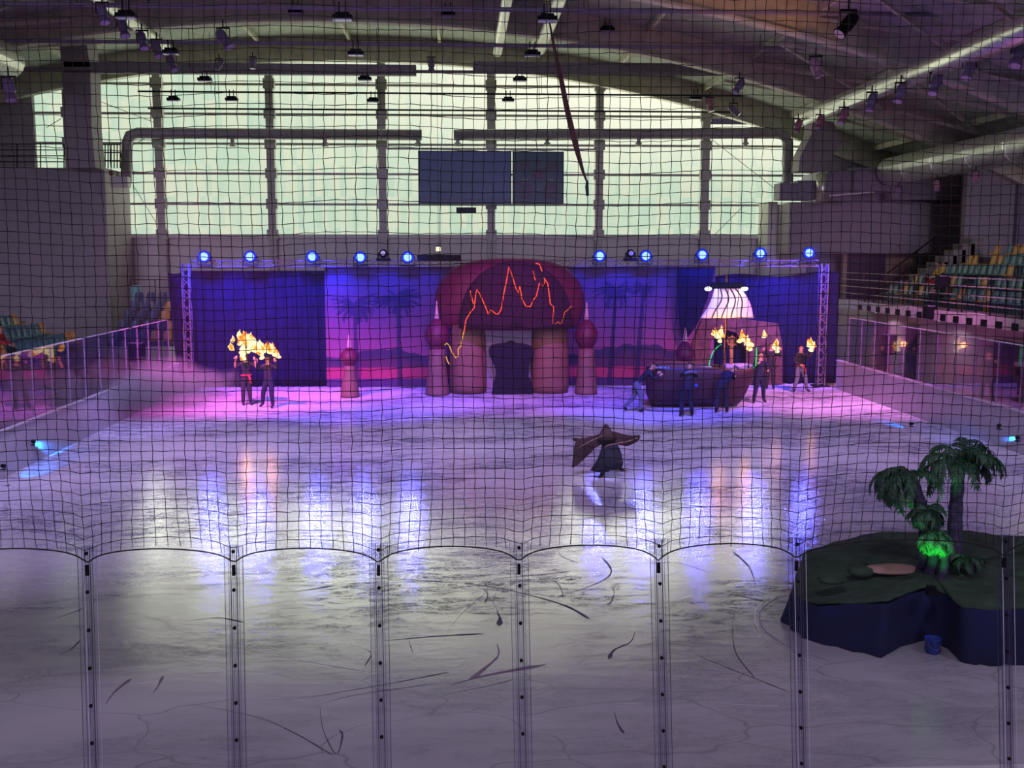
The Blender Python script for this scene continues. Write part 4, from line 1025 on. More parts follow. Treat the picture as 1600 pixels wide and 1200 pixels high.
def person(label, loc, rz, J, cl, group=None, hair=True, scale=1.0, extra=None, hat=None, seated=False):
    base = dict(pelvis=(0, 0, .94), waist=(0, 0, 1.08), chest=(0, 0, 1.30), neck=(0, 0, 1.48), head0=(0, -.01, 1.555), head1=(0, -.02, 1.64), head2=(0, -.005, 1.73),
                shL=(-.18, 0, 1.42), elL=(-.24, .02, 1.15), wrL=(-.25, -.06, .92), shR=(.18, 0, 1.42), elR=(.24, .02, 1.15), wrR=(.25, -.06, .92),
                hipL=(-.09, 0, .90), knL=(-.11, -.03, .50), anL=(-.12, .02, .09), toL=(-.13, -.15, .04),
                hipR=(.09, 0, .90), knR=(.11, -.03, .50), anR=(.12, .02, .09), toR=(.13, -.15, .04))
    base.update(J)
    names = list(base); idx = {n: i for i, n in enumerate(names)}
    bones = [('pelvis', 'waist', 'top'), ('waist', 'chest', 'top'), ('chest', 'neck', 'top'), ('neck', 'head0', 'skin'), ('head0', 'head1', 'skin'), ('head1', 'head2', 'skin')]
    for s in 'LR':
        bones += [('chest', 'sh' + s, 'top'), ('sh' + s, 'el' + s, 'top'), ('el' + s, 'wr' + s, 'sleeve'), ('pelvis', 'hip' + s, 'leg'), ('hip' + s, 'kn' + s, 'leg'), ('kn' + s, 'an' + s, 'leg'), ('an' + s, 'to' + s, 'shoe')]
    rad = dict(pelvis=(.15, .11), waist=(.135, .10), chest=(.165, .115), neck=(.065, .065), head0=(.07, .08), head1=(.078, .098), head2=(.06, .07))
    for s in 'LR':
        rad.update({'sh' + s: (.07, .07), 'el' + s: (.055, .055), 'wr' + s: (.033, .033), 'hip' + s: (.115, .115), 'kn' + s: (.088, .088), 'an' + s: (.062, .062), 'to' + s: (.04, .03)})
    me = bpy.data.meshes.new('body_src'); me.from_pydata([base[n] for n in names], [(idx[a], idx[b]) for a, b, _ in bones], [])
    o = bpy.data.objects.new('tmp', me); C.objects.link(o)
    sk = o.modifiers.new('skin', 'SKIN'); sk.use_smooth_shade = True
    if not me.skin_vertices: me.attributes
    for i, n in enumerate(names):
        sv = me.skin_vertices[0].data[i]; sv.radius = rad[n]; sv.use_root = (n == 'pelvis')
    o.modifiers.new('sub', 'SUBSURF').levels = 1
    dg_ = bpy.context.evaluated_depsgraph_get(); ev = o.evaluated_get(dg_)
    body = bpy.data.meshes.new_from_object(ev)
    bpy.data.objects.remove(o)
    body.materials.clear()
    keys = ['top', 'sleeve', 'leg', 'shoe', 'skin']
    mats = [cl.get(k, cl['top'] if k == 'sleeve' else M['darkcoat']) if k != 'skin' else M['skin'] for k in keys]
    B = [(Vector(base[a]), Vector(base[b]), keys.index(k)) for a, b, k in bones]
    m = MB(); m.v = [tuple(v.co) for v in body.vertices]; 
    for p in body.polygons:
        c = p.center; best = 9
        for a, b, k in B:
            ab = b - a; t = max(0, min(1, (c - a).dot(ab) / ab.length_squared)); d = (a + ab * t - c).length
            if k == 4: d *= .95
            if d < best: best = d; bk_ = k
        m.f.append(tuple(p.vertices)); m.m.append(bk_)
    m.k = 4
    for s, sg_ in (('L', -1), ('R', 1)):
        w_ = Vector(base['wr' + s]); d = (w_ - Vector(base['el' + s])).normalized()
        fingers(m, w_, w_ + d * .1, sg_)
    hd = Vector(base['head1']); up = (Vector(base['head2']) - Vector(base['head0'])).normalized()
    fw = Vector((0, -1, 0)); fw = (fw - up * fw.dot(up)).normalized(); sd = up.cross(fw)
    m.tube([hd + fw * .085 + up * .02, hd + fw * .112 - up * .012, hd + fw * .09 - up * .02], [.008, .014, .006], 6)   # nose
    for s in (-1, 1): m.ball(hd + sd * s * .082, (.012, .02, .03), 8, 5)                                            # ears
    m.tube([hd + fw * .092 - up * .048 - sd * .022, hd + fw * .098 - up * .048, hd + fw * .092 - up * .048 + sd * .022], [.004, .007, .004], 5)
    root = empty('person', loc, rz, label, 'person', group); root.scale = (scale,) * 3
    b_ = m.build('body', mats, root, smooth=True)
    for s in (-1, 1): MB().ball(hd + fw * .088 + sd * s * .03 + up * .018, (.011, .008, .008), 8, 5).build('eye', M['black'], root)
    if hair:
        hm = MB(); c = hd + up * .035 - fw * .018; o2 = len(hm.v); hm.ball((0, 0, 0), (.092, .108, .085), 14, 8)
        hm.v = [tuple(c + sd * v[0] - fw * v[1] + up * v[2]) if (v[1] > -.04 or v[2] > .02) else tuple(c + sd * v[0] * .8 - fw * (v[1] * .55) + up * max(v[2], .03)) for v in hm.v]
        hm.build('hair', hat or M['hair'], root, smooth=True)
    for nm, mb_, mt in (extra or []): mb_.build(nm, mt, root, smooth=True)
    return root
def sash(z=1.02, r=.16):
    m = MB(); pts = [(r * math.cos(t), .78 * r * math.sin(t), z) for t in [2 * PI * k / 16 for k in range(17)]]
    m.tube(pts, .03, 6); m.tube([(.08, -.12, z), (.11, -.16, z - .12), (.13, -.15, z - .28)], [.03, .04, .05], 6)
    return ('sash', m, M['redcloth'])
G0 = lambda u, v: on(u, v, 0)
# two fire jugglers, left
jl = G0(386, 633)
person('fire juggler in dark clothes with a red sash, left of the pair', jl, .3, dict(elL=(-.36, -.05, 1.30), wrL=(-.34, -.16, 1.56), elR=(.34, -.08, 1.28), wrR=(.28, -.2, 1.52), knR=(.10, .02, .5), toR=(.14, -.16, .04)),
       dict(top=M['darkcoat'], sleeve=M['skin'], leg=M['redcloth'] if False else M['darkcoat']), extra=[sash()])
jr = G0(421, 638)
person('fire juggler in black stepping sideways, right of the pair', jr, -.3, dict(elL=(-.36, -.05, 1.28), wrL=(-.30, -.2, 1.52), elR=(.36, -.05, 1.32), wrR=(.36, -.2, 1.56), knL=(-.2, -.02, .52), anL=(-.28, .08, .12), toL=(-.32, -.08, .06)),
       dict(top=M['darkcoat'], leg=M['navy']))
# pirates right of the ship
def arms_up(dz=0): return dict(elL=(-.34, -.06, 1.24), wrL=(-.30, -.2, 1.46), elR=(.34, -.06, 1.24), wrR=(.32, -.2, 1.48))
person('performer in dark blue coat standing with legs apart beside the ship stern', G0(1186, 629), .15,
       dict(elL=(-.30, -.08, 1.2), wrL=(-.2, -.2, 1.34), knL=(-.14, -.03, .5), anL=(-.2, .0, .09), toL=(-.24, -.15, .04), knR=(.13, -.02, .5), anR=(.17, 0, .09), toR=(.2, -.14, .04), elR=(.3, -.04, 1.07), wrR=(.22, -.18, 1.1)),
       dict(top=M['navy'], leg=M['navy']))
person('performer partly hidden behind the blue coated one, holding a torch', G0(1203, 608), -.2, arms_up(), dict(top=M['darkcoat'], leg=M['darkcoat']))
person('performer with red sash striding beside the right truss tower, torch raised', G0(1249, 613), .2,
       dict(elR=(.36, -.04, 1.3), wrR=(.40, -.14, 1.55), elL=(-.26, -.04, 1.14), wrL=(-.1, -.16, 1.04), knL=(-.12, -.02, .5), anL=(-.2, .06, .1), toL=(-.26, -.1, .05), knR=(.2, -.06, .5), anR=(.3, 0, .09), toR=(.38, -.12, .04)),
       dict(top=M['darkcoat'], leg=M['grey']), extra=[sash(1.0)])
# stage hands pushing the ship
push = dict(waist=(.1, 0, 1.06), chest=(.27, 0, 1.22), neck=(.40, 0, 1.36), head0=(.46, -.02, 1.41), head1=(.52, -.03, 1.48), head2=(.54, -.02, 1.57), shL=(.33, .17, 1.32), shR=(.33, -.17, 1.32),
            elL=(.48, .24, 1.12), wrL=(.66, .2, 1.22), elR=(.48, -.24, 1.10), wrR=(.66, -.2, 1.20), pelvis=(-.05, 0, .92), hipL=(-.05, .08, .88), hipR=(-.05, -.08, .88),
            knL=(-.1, .1, .48), anL=(-.42, .1, .16), toL=(-.32, .1, .05), knR=(.12, -.1, .48), anR=(.05, -.1, .09), toR=(.2, -.1, .04))
pp = G0(1003, 644)
person('stage hand in dark jacket and grey trousers pushing the ship bow', pp - Vector((.15, 0, 0)), 0, push, dict(top=M['darkcoat'], leg=M['grey']))
p2 = dict(waist=(.03, .03, 1.08), chest=(.08, .10, 1.28), neck=(.1, .16, 1.44), head0=(.1, .18, 1.5), head1=(.12, .17, 1.58), head2=(.12, .17, 1.67), shL=(-.09, .14, 1.38), shR=(.27, .1, 1.38),
          elL=(-.16, .34, 1.24), wrL=(-.02, .50, 1.3), elR=(.36, .32, 1.22), wrR=(.24, .5, 1.3), knL=(-.14, .06, .5), anL=(-.2, -.08, .09), toL=(-.2, .09, .04), knR=(.14, .1, .5), anR=(.16, -.02, .09), toR=(.18, .15, .04))
person('stage hand leaning on the middle of the ship hull, pale collar', G0(1073, 651), 0, p2, dict(top=M['darkcoat'], leg=M['navy']),
       extra=[('collar', MB().tube([(-.1, -.02, 1.37), (.1, -.04, 1.43), (.28, -.02, 1.38)], [.05, .06, .05], 8), M['grey']), ('earphone_lamp', MB().ball((.26, -.1, 1.0), .05, 8, 5), glow('small_blue', (.02, .06, 1), 1.0))])
p3 = dict(p2); p3.update(chest=(.16, .1, 1.2), neck=(.3, .12, 1.3), head0=(.36, .12, 1.34), head1=(.42, .1, 1.4), head2=(.45, .1, 1.48), waist=(.06, .03, 1.04), shL=(.04, .14, 1.28), shR=(.3, .0, 1.26), elL=(.2, .34, 1.1), wrL=(.34, .46, 1.15), elR=(.42, .2, 1.05), wrR=(.5, .42, 1.1))
person('stage hand bent over against the ship hull near the stern, grey shoulders', G0(1128, 645), 0, p3, dict(top=M['navy'], leg=M['darkcoat']), hat=M['grey'])
# spectators seated in the stands
sit = dict(pelvis=(0, 0, .50), waist=(0, 0, .64), chest=(0, -.02, .86), neck=(0, -.03, 1.03), head0=(0, -.04, 1.10), head1=(0, -.05, 1.18), head2=(0, -.04, 1.27), shL=(-.18, -.02, .98), shR=(.18, -.02, .98), elL=(-.22, -.12, .74), wrL=(-.12, -.34, .66), elR=(.22, -.12, .74), wrR=(.12, -.34, .66),
           hipL=(-.09, 0, .48), hipR=(.09, 0, .48), knL=(-.12, -.42, .50), knR=(.12, -.42, .50), anL=(-.12, -.42, .10), anR=(.12, -.42, .10), toL=(-.12, -.6, .05), toR=(.12, -.6, .05))
q = lrows[1]
person('spectator in dark red coat seated in the left side stand', (-14.4, 33.6, 1.60), PI / 2, sit, dict(top=M['redcloth'], leg=M['darkcoat']))
q = onx(1469, 440, 19.4)
person('steward in yellow vest seated in the second row of the right stand', (19.35, q.y, 3.48), -PI / 2, sit, dict(top=mat('yellow_vest', (.6, .45, .05), .7), leg=M['redcloth']))
q = onx(1475, 455, 18.5)
person('spectator in dark clothes seated in the front row of the right stand', (18.45, q.y, 3.05), -PI / 2, sit, dict(top=M['darkcoat'], leg=M['darkcoat']))

# ---- flames
def fire_mat():
    t = NT('fire'); tc = t.add('ShaderNodeTexCoord'); nz = t.add('ShaderNodeTexNoise', Scale=3.2, Detail=3.0, Distortion=1.0); t.l(tc.outputs['Object'], nz.inputs['Vector'])
    cr = t.add('ShaderNodeValToRGB'); e = cr.color_ramp.elements
    e[0].position = .34; e[0].color = (1.0, .11, .01, 1); e[1].position = .53; e[1].color = (1.0, .80, .42, 1); x = cr.color_ramp.elements.new(.43); x.color = (1, .38, .05, 1)
    t.l(nz.outputs['Fac'], cr.inputs['Fac']); em = t.add('ShaderNodeEmission', Strength=1.7); t.l(cr.outputs[0], em.inputs['Color']); t.l(em.outputs[0], t.o.inputs['Surface']); t.n.remove(t.b)
    return t.m
FM = fire_mat()
rnd = random.Random(11)
def flame_blob(m, c, r, lean=(0, 0)):
    o = len(m.v); h = r * 1.6
    m.lathe([(.02 * r, -r * .8), (r * .7, -r * .55), (r * .95, -.1 * r), (r * .75, r * .45), (r * .38, r * 1.15), (r * .04, h * 1.25)], (0, 0, 0), 9)
    ph = rnd.random() * 6
    for i in range(o, len(m.v)):
        x, y, z = m.v[i]; t = (z + r) / (2.6 * r)
        k = 1 + .28 * math.sin(3 * math.atan2(y, x) + ph + z / r * 2)
        m.v[i] = (c[0] + x * k + lean[0] * t * r + .15 * r * math.sin(z / r * 3 + ph), c[1] + y * k, c[2] + z + lean[1] * t * r)
def torch(label, pts, Y, hand, power, group=None, spread=1):
    c = at(sum(p[0] for p in pts) / len(pts), sum(p[1] for p in pts) / len(pts), Y)
    e = empty('flaming_torch', c, 0, label, 'torch', group)
    m = MB()
    for (u, v, rp, *ln) in pts:
        p = at(u, v, Y) - c; flame_blob(m, (p.x, (rnd.random() - .5) * .1 * spread, p.z), rp * Y / F, (ln[0], ln[1] if len(ln) > 1 else 0) if ln else (.3 * (rnd.random() - .5), 0))
    m.build('flame', FM, e, smooth=True)
    hd = at(*hand, Y) - c; h = MB()
    for (u, v, rp, *ln) in pts[:6]:
        p = at(u, v, Y) - c; h.tube([hd, (p.x, 0, p.z)], .008, 5)
    h.tube([hd - Vector((0, 0, .2 if abs(Y - 34.25) > .1 else .75)), hd + Vector((0, 0, .05))], .02, 6)
    h.build('handle', M['black'], e)
    point('torch_light', c + Vector((0, -.45, .1)), WARM, power * .07, .10); spot('torch_light', c + Vector((0, -.3, .1)), c + Vector((0, 3, .0)), WARM, power * 1.0, 150, .9, .12)
pl_ = [(364, 532, 4), (360, 542, 3.5), (363, 545, 4), (375, 527, 6), (381, 532, 8), (388, 535, 7), (392, 529, 5), (394, 540, 8), (401, 545, 8), (380, 545, 5), (379, 552, 5), (379, 560, 5.5), (387, 549, 5), (404, 548, 7), (409, 552, 5), (384, 526, 4), (405, 538, 4), (374, 538, 3)]
torch('fan of burning torches swung above the left fire juggler', pl_, jl.y - .3, (388, 562), 120)
pr_ = [(411, 548, 6), (417, 545, 6), (423, 548, 6.5), (428, 550, 6), (432, 554, 5), (435, 557, 4), (409, 559, 4), (426, 543, 4)]
torch('burning torch row swung above the right fire juggler', pr_, jr.y - .3, (421, 566), 70)
torch('burning torch above the ship deck, left of the steering wheel', [(1122, 525, 6, -.8, .3), (1126, 521, 5, .4, .5), (1117, 522, 4, -.9, 0), (1125, 533, 3.5), (1131, 526, 2.5)], 34.2, (1125, 550), 60)
torch('burning torch above the ship stern, beside the green light tube', [(1162, 530, 6, -.6, .6), (1168, 536, 6.5), (1172, 540, 6, -.3), (1171, 545, 5), (1156, 533, 4), (1161, 523, 3.5, -.5)], 34.3, (1170, 558), 70)
torch('small torch flame held high behind the blue coated performer', [(1195, 525, 4.5), (1194, 521, 3)], 36.5, (1198, 550), 25)
torch('torch flame right of the blue coated performer', [(1212, 543, 6, .1, .3), (1214, 537, 4.5), (1214, 549, 4)], 36.2, (1208, 562), 50)
torch('torch flame beside the right truss tower', [(1266, 539, 5.5, 0, .3), (1271, 541, 4, .5, 0), (1268, 547, 4), (1263, 535, 3)], 37.4, (1262, 556), 60)

# ---- pirate ship
YS = 34.6
sc_ = at(1092, 640, YS); sh = empty('pirate_ship', (sc_.x, YS, 0), 0, 'dark wooden pirate ship on the ice with white sail and steering wheel', 'ship')
sx = lambda u: at(u, 600, YS).x - sc_.x
szz = lambda v: at(1092, v, YS).z
sec = [(1010, 572, 612, .03), (1018, 571, 632, .35), (1032, 570, 646, .60), (1055, 570, 650, .76), (1085, 571, 650, .80), (1110, 573, 648, .76), (1135, 576, 642, .66), (1155, 578, 630, .5), (1166, 576, 612, .36), (1173, 574, 590, .25)]
def hullf(s, t):
    k = s * (len(sec) - 1); i = min(int(k), len(sec) - 2); f = k - i
    u, vt_, vb_, w_ = [sec[i][q] * (1 - f) + sec[i + 1][q] * f for q in range(4)]
    an = PI * (t - .5) * 1.0; zt_, zb_ = szz(vt_), max(.03, szz(vb_))
    return (sx(u), w_ * math.sin(an * 1.0), zb_ + (zt_ - zb_) * (1 - math.cos(an) ** 1.0) ** .9 if abs(an) < PI / 2 else zt_)
m = MB(); m.grid(hullf, 34, 17); hl = m.build('hull', M['hull'], sh, smooth=True); solid(hl, .04)
# planked wales along the near side
for t in (.04, .12, .2, .28):
    MB().tube([Vector(hullf(s / 24, t)) + Vector((0, -.015, 0)) for s in range(1, 24)], .018, 5).build('wale', M['hull'], sh)
dk = MB(); dv = []
for i in range(20):
    s = i / 19; p = hullf(s, 0.02); dv += [(p[0], p[1] * .96, szz(578)), (p[0], -p[1] * .96, szz(578))]
dk.add(dv, [(2 * i, 2 * i + 1, 2 * i + 3, 2 * i + 2) for i in range(19)]); solid(dk.build('deck', M['wood'], sh), .03)
for k in range(14):
    u0 = 1018 + k * 6.3; u1 = u0 + 4.8
    yv = -.5 - .2 * math.sin((k + 1) / 15 * PI)
    MB().box((sx(u0), yv - .02, szz(572.5)), (sx(u1), yv + .02, szz(569.5))).build('rail_light', glow('rail_led_blue', (.10, .14, 1.0), 1.0) if k < 4 else glow('rail_led_pale', (.42, .36, .85), .9), sh)
MB().tube([Vector(hullf(s / 30, .0)) + Vector((0, 0, .02)) for s in range(1, 30)], .03, 6).build('rail', M['wood'], sh)
MB().tube([Vector(hullf(s / 30, 1.0)) + Vector((0, 0, .02)) for s in range(1, 30)], .03, 6).build('rail', M['wood'], sh)
MB().box((sx(1131), -.25, szz(575)), (sx(1172), .25, szz(569))).build('stern_bench', mat('pale_bench', (.45, .35, .5), .6), sh)
MB().tube([(sx(1131), 0, szz(578)), (sx(1131), 0, szz(430))], .035, 8).build('mast', M['wood'], sh)
# yard and sail with dark ribs
MB().box((sx(1108), -.05, szz(452)), (sx(1158), .05, szz(441))).build('top_yard', M['blackcloth'], sh)
MB().tube([(sx(1094), -.02, szz(494)), (sx(1176), -.02, szz(495))], .025, 6).build('lower_yard', M['truss'], sh)
def sail(s, t):
    u0 = 1112 + (1091 - 1112) * (t ** 1.0) + 3.5 * math.sin(t * PI); u1 = 1154 + (1173 - 1154) * t + 4 * math.sin(t * PI)
    return (sx(u0 + (u1 - u0) * s), -.08 - .25 * math.sin(t * PI) * math.sin(s * PI), szz(451 + (497 - 451) * t))
sailm = mat('white_sail_cloth', (.80, .76, .80), .8, scale=2, vary=.05)
o = MB().grid(sail, 15, 10).build('sail', sailm, sh, smooth=True); solid(o, .015)
for s in (.22, .40, .58, .77):
    MB().tube([Vector(sail(s + .03 * math.sin(t * .7), t / 9)) + Vector((0, -.02, 0)) for t in range(10)], .024, 5).build('sail_stripe', M['hull'], sh)
for u in (1101, 1157):
    MB().ball((sx(u), -.2, szz(451)), (.12, .06, .075), 12, 7).build('flood_lamp', glow('white_flood', (1, 1, .85), 3.0), sh)
spot('sail_light', (sc_.x + sx(1102), YS - .7, szz(447)), (sc_.x + sx(1132), YS, szz(474)), (1, .93, .85), 14 * .9, 110, .8, .05)
spot('sail_light', (sc_.x + sx(1156), YS - .7, szz(447)), (sc_.x + sx(1132), YS, szz(474)), (1, .93, .85), 14 * .9, 110, .8, .05)
spot('sail_light', (sc_.x + sx(1140), YS - 1.0, szz(497)), (sc_.x + sx(1132), YS, szz(474)), (1, .85, .62), 22 * .9, 110, .8, .05)
wh = MB(); c = (sx(1141), -.1, szz(533)); wh.tube([(c[0] + .15 * math.cos(t * PI / 8), c[1], c[2] + .15 * math.sin(t * PI / 8)) for t in range(17)], .015, 6)
wo = wh.build('steering_wheel', M['wood'], sh)
spk = MB()
for k in range(4):
    a = k * PI / 4; spk.tube([(c[0] - .21 * math.cos(a), c[1], c[2] - .21 * math.sin(a)), (c[0] + .21 * math.cos(a), c[1], c[2] + .21 * math.sin(a))], .01, 5)
spk.build('spokes', M['wood'], wo)
MB().box((c[0] - .05, c[1] + .02, szz(578)), (c[0] + .05, c[1] + .12, c[2])).build('wheel_post', M['wood'], sh)
gt = glow('green_tube', (.02, .75, .18), 1.1)
MB().tube([(sx(u), -.3, szz(v)) for u, v in ((1104, 570), (1105, 562), (1109, 550), (1116, 541), (1122, 537))], .016, 6).build('light_tube', gt, sh)
MB().tube([(sx(u), -.3, szz(v)) for u, v in ((1173, 574), (1176, 570), (1176.5, 555), (1176, 541))], .022, 6).build('light_tube', gt, sh)
spot('hull_lamp', (sc_.x + .6, YS - 4.5, 1.2), (sc_.x + .45, YS, .95), (.02, .02, 1), 55, 24, .9, .05)
spot('ship_wash', (7.5, 22, 8), (7.3, YS, .8), (1, .3, .28), 380, 14, .6, .2)

# ---- caped skater on the ice
sk0 = on(950, 745, 0); SY = sk0.y
cs = empty('person', (sk0.x, SY, 0), 0, 'skater in a pointed black hood and wide dark cape, crouching with arms spread', 'person')
def cp(u, v, dy=0):
    p = at(u, v, SY); return Vector((p.x - sk0.x, dy, p.z))
# body: crouched figure under the robe
def skater_body():
    J = {'pelvis': cp(953, 716), 'waist': cp(951, 706), 'chest': cp(948, 690), 'neck': cp(947, 678), 'head0': cp(947, 674), 'head1': cp(947, 668), 'head2': cp(947, 663),
         'shL': cp(939, 683), 'elL': cp(924, 687), 'wrL': cp(905, 686), 'shR': cp(956, 683), 'elR': cp(972, 684), 'wrR': cp(990, 682),
         'hL': cp(949, 719), 'kL': cp(940, 722, -.25), 'aL': cp(941, 742, 0), 'tL': cp(934, 746, -.12), 'hR': cp(957, 719), 'kR': cp(968, 718, -.28), 'aR': cp(968, 732, .05), 'tR': cp(975, 735, -.05)}
    R_ = {'pelvis': .14, 'waist': .12, 'chest': .14, 'neck': .06, 'head0': .07, 'head1': .085, 'head2': .06, 'shL': .07, 'shR': .07, 'elL': .05, 'elR': .05, 'wrL': .035, 'wrR': .035, 'hL': .1, 'hR': .1, 'kL': .07, 'kR': .07, 'aL': .05, 'aR': .05, 'tL': .04, 'tR': .04}
    E = [('pelvis', 'waist'), ('waist', 'chest'), ('chest', 'neck'), ('neck', 'head0'), ('head0', 'head1'), ('head1', 'head2'), ('chest', 'shL'), ('shL', 'elL'), ('elL', 'wrL'), ('chest', 'shR'), ('shR', 'elR'), ('elR', 'wrR'),
         ('pelvis', 'hL'), ('hL', 'kL'), ('kL', 'aL'), ('aL', 'tL'), ('pelvis', 'hR'), ('hR', 'kR'), ('kR', 'aR'), ('aR', 'tR')]
    ns = list(J); ix = {n: i for i, n in enumerate(ns)}
    me = bpy.data.meshes.new('src'); me.from_pydata([J[n] for n in ns], [(ix[a], ix[b]) for a, b in E], [])
    o = bpy.data.objects.new('tmp', me); C.objects.link(o); o.modifiers.new('skin', 'SKIN')
    for i, n in enumerate(ns): sv = me.skin_vertices[0].data[i]; sv.radius = (R_[n], R_[n]); sv.use_root = n == 'pelvis'
    o.modifiers.new('sub', 'SUBSURF').levels = 1
    b = bpy.data.meshes.new_from_object(o.evaluated_get(bpy.context.evaluated_depsgraph_get())); bpy.data.objects.remove(o)
    m = MB(); m.v = [tuple(v.co) for v in b.vertices]; m.f = [tuple(p.vertices) for p in b.polygons]; m.m = [0] * len(m.f)
    m.k = 1; fingers(m, J['wrL'], J['wrL'] + Vector((-.1, 0, -.01)), -1); fingers(m, J['wrR'], J['wrR'] + Vector((.1, 0, 0)), 1)
    m.build('body', [M['darkcoat'], M['hair']], cs, smooth=True)
skater_body()
cape_m = mat('brown_cape', (.055, .028, .035), .85, scale=3, vary=.35, bump=.5); trimm = mat('cape_trim', (.22, .13, .13), .7)
# hood
hp = [cp(947, 662), cp(947, 666), cp(947, 672), cp(947, 678), cp(947, 685)]
MB().tube([hp[0], hp[1], hp[2], hp[3], hp[4]], [.01, .06, .115, .15, .24], 14).build('hood', cape_m, cs, smooth=True)
# cape wings: left drops low, right streams level
def wing(name, top, bot, amp, n2=9):
    n = len(top); vs = []
    for j in range(n2):
        t = j / (n2 - 1)
        for i in range(n):
            p = cp(*top[i]).lerp(cp(*bot[i]), t)
            p.y = -.08 + amp * math.sin(i * 1.3 + t * 2.2) * (.3 + t) + .12 * t
            vs.append(p)
    fs = [(j * n + i, j * n + i + 1, (j + 1) * n + i + 1, (j + 1) * n + i) for j in range(n2 - 1) for i in range(n - 1)]
    o = MB().add(vs, fs).build(name, cape_m, cs, smooth=True); solid(o, .025); md = o.modifiers.new('s', 'SUBSURF'); md.levels = md.render_levels = 1
wing('cape_wing', [(947, 674), (938, 676), (928, 680), (917, 682), (908, 683), (900, 686), (897, 694)], [(947, 692), (938, 696), (930, 698), (925, 706), (915, 718), (904, 728), (893, 733)], .07)
wing('cape_wing', [(947, 674), (956, 673), (963, 674), (972, 677), (982, 679), (992, 680), (1002, 681)], [(947, 692), (957, 693), (965, 695), (973, 696), (981, 700), (990, 694), (997, 690)], .06)
MB().tube([cp(904, 696, -.22), cp(912, 691, -.24), cp(922, 685, -.26), cp(932, 681, -.26), cp(939, 678, -.24)], .012, 6).build('cape_trim', trimm, cs)
MB().tube([cp(941, 697, -.26), cp(947, 692, -.3), cp(957, 690, -.3), cp(968, 688, -.28), cp(977, 687, -.26), cp(994, 682, -.2)], .012, 6).build('cape_trim', trimm, cs)
# robe skirt flaring over bent knees
def robe(s, t):
    an = 2 * PI * s
    x0, x1 = 941 + (924 - 941) * t ** 1.4, 963 + (973 - 963) * math.sin(t * PI * .75) - 4 * t
    c_ = (x0 + x1) / 2; r = (x1 - x0) / 2
    v = 692 + (735 - 692) * t - 3 * t * (math.cos(an) > .2)
    p = cp(c_ + r * math.cos(an) * (1 + .07 * t * math.sin(7 * an)), v); p.y = .62 * r / 68 * math.sin(an) * (1 + .1 * t * math.sin(5 * an)) - .12 * math.sin(t * PI)
    return p
o = MB().grid(robe, 41, 12).build('robe_skirt', mat('black_robe', (.012, .014, .03), .85, scale=3, vary=.4), cs, smooth=True); solid(o, .02)
for nm, (u, v, dy) in (('a', (938, 747, -.05)), ('b', (972, 737, .0))):
    p = cp(u, v, dy); MB().box((p.x - .15, p.y - .004, p.z - .0), (p.x + .12, p.y + .004, p.z + .05)).build('skate_blade', M['truss'], cs)

# ---- island with palms
IY = 13.9
isl = empty('island_platform', (0, 0, 0), 0, 'low island platform with green matting and dark blue cloth skirt on the ice', 'stage platform')
top = [(1250, 948), (1256, 925), (1275, 906), (1310, 892), (1360, 884), (1420, 881), (1500, 888), (1560, 898), (1640, 905), (1700, 915), (1700, 960), (1600, 948), (1530, 945), (1470, 946), (1405, 944), (1340, 925), (1300, 930)]
bot = [(1217, 965), (1240, 938), (1268, 918), (1310, 905), (1360, 900), (1420, 898), (1500, 902), (1560, 908), (1640, 915), (1700, 930), (1740, 1075), (1600, 1040), (1545, 1038), (1500, 1015), (1380, 1027), (1262, 1000), (1230, 975)]
ZT = .68
tp = [on(u, v, ZT - (.30 if i in (0, 14, 15, 16) and False else 0)) for i, (u, v) in enumerate(top)]
outer = [(1219, 968), (1240, 985), (1262, 1000), (1320, 1014), (1378, 1027), (1408, 1010), (1445, 1000), (1480, 1012), (1502, 1035), (1545, 1040), (1600, 1038), (1680, 1045), (1780, 1050)]
back = [on(1219, 968, 0)]
# build as closed loop on ice, and mat outline on top
bl = [on(u, v, .01) for u, v in outer]
bl += [Vector((bl[-1].x + .5, bl[-1].y + 3.2, .01)), Vector((9.4, 15.5, .01)), Vector((7.6, 16.1, .01)), Vector((6.2, 15.9, .01)), Vector((5.0, 15.2, .01))]
c0 = sum(bl, Vector()) / len(bl)
tl = []
for p in bl:
    d = p - c0; q = c0 + d * .93; q.z = ZT; tl.append(q)
# mound low at its left tip
for i, p in enumerate(tl):
    k = max(0, min(1, (p.x - 3.9) / 1.3)); p.z = .16 + (ZT - .16) * k
vs = []; nL = 6; N = len(bl)
for j in range(nL):
    t = j / (nL - 1)
    for i in range(N):
        for h in range(4):
            a, b = bl[i].lerp(bl[(i + 1) % N], h / 4), tl[i].lerp(tl[(i + 1) % N], h / 4)
            p = a.lerp(b, t); d = (p - c0); d.z = 0; d.normalize()
            vs.append(p + d * .03 * math.sin((i * 4 + h) * 2.1) * (1 - t))
NN = N * 4
fs = [(j * NN + i, j * NN + (i + 1) % NN, (j + 1) * NN + (i + 1) % NN, (j + 1) * NN + i) for j in range(nL - 1) for i in range(NN)]
MB().add(vs, fs).build('cloth_skirt', M['skirt'], isl, smooth=True)
vs = []; fs = []
rings = 6
for j in range(rings + 1):
    t = 1 - j / rings
    for i in range(N):
        for h in range(4):
            p = tl[i].lerp(tl[(i + 1) % N], h / 4); q = Vector((c0.x, c0.y, ZT)).lerp(p, t)
            q.z = p.z * t + (ZT + .10) * (1 - t) + .03 * math.sin(q.x * 5) * math.cos(q.y * 6) + (.012 if j == 0 else 0)
            vs.append(q)
fs = [(j * NN + i, (j + 1) * NN + i, (j + 1) * NN + (i + 1) % NN, j * NN + (i + 1) % NN) for j in range(rings) for i in range(NN)]
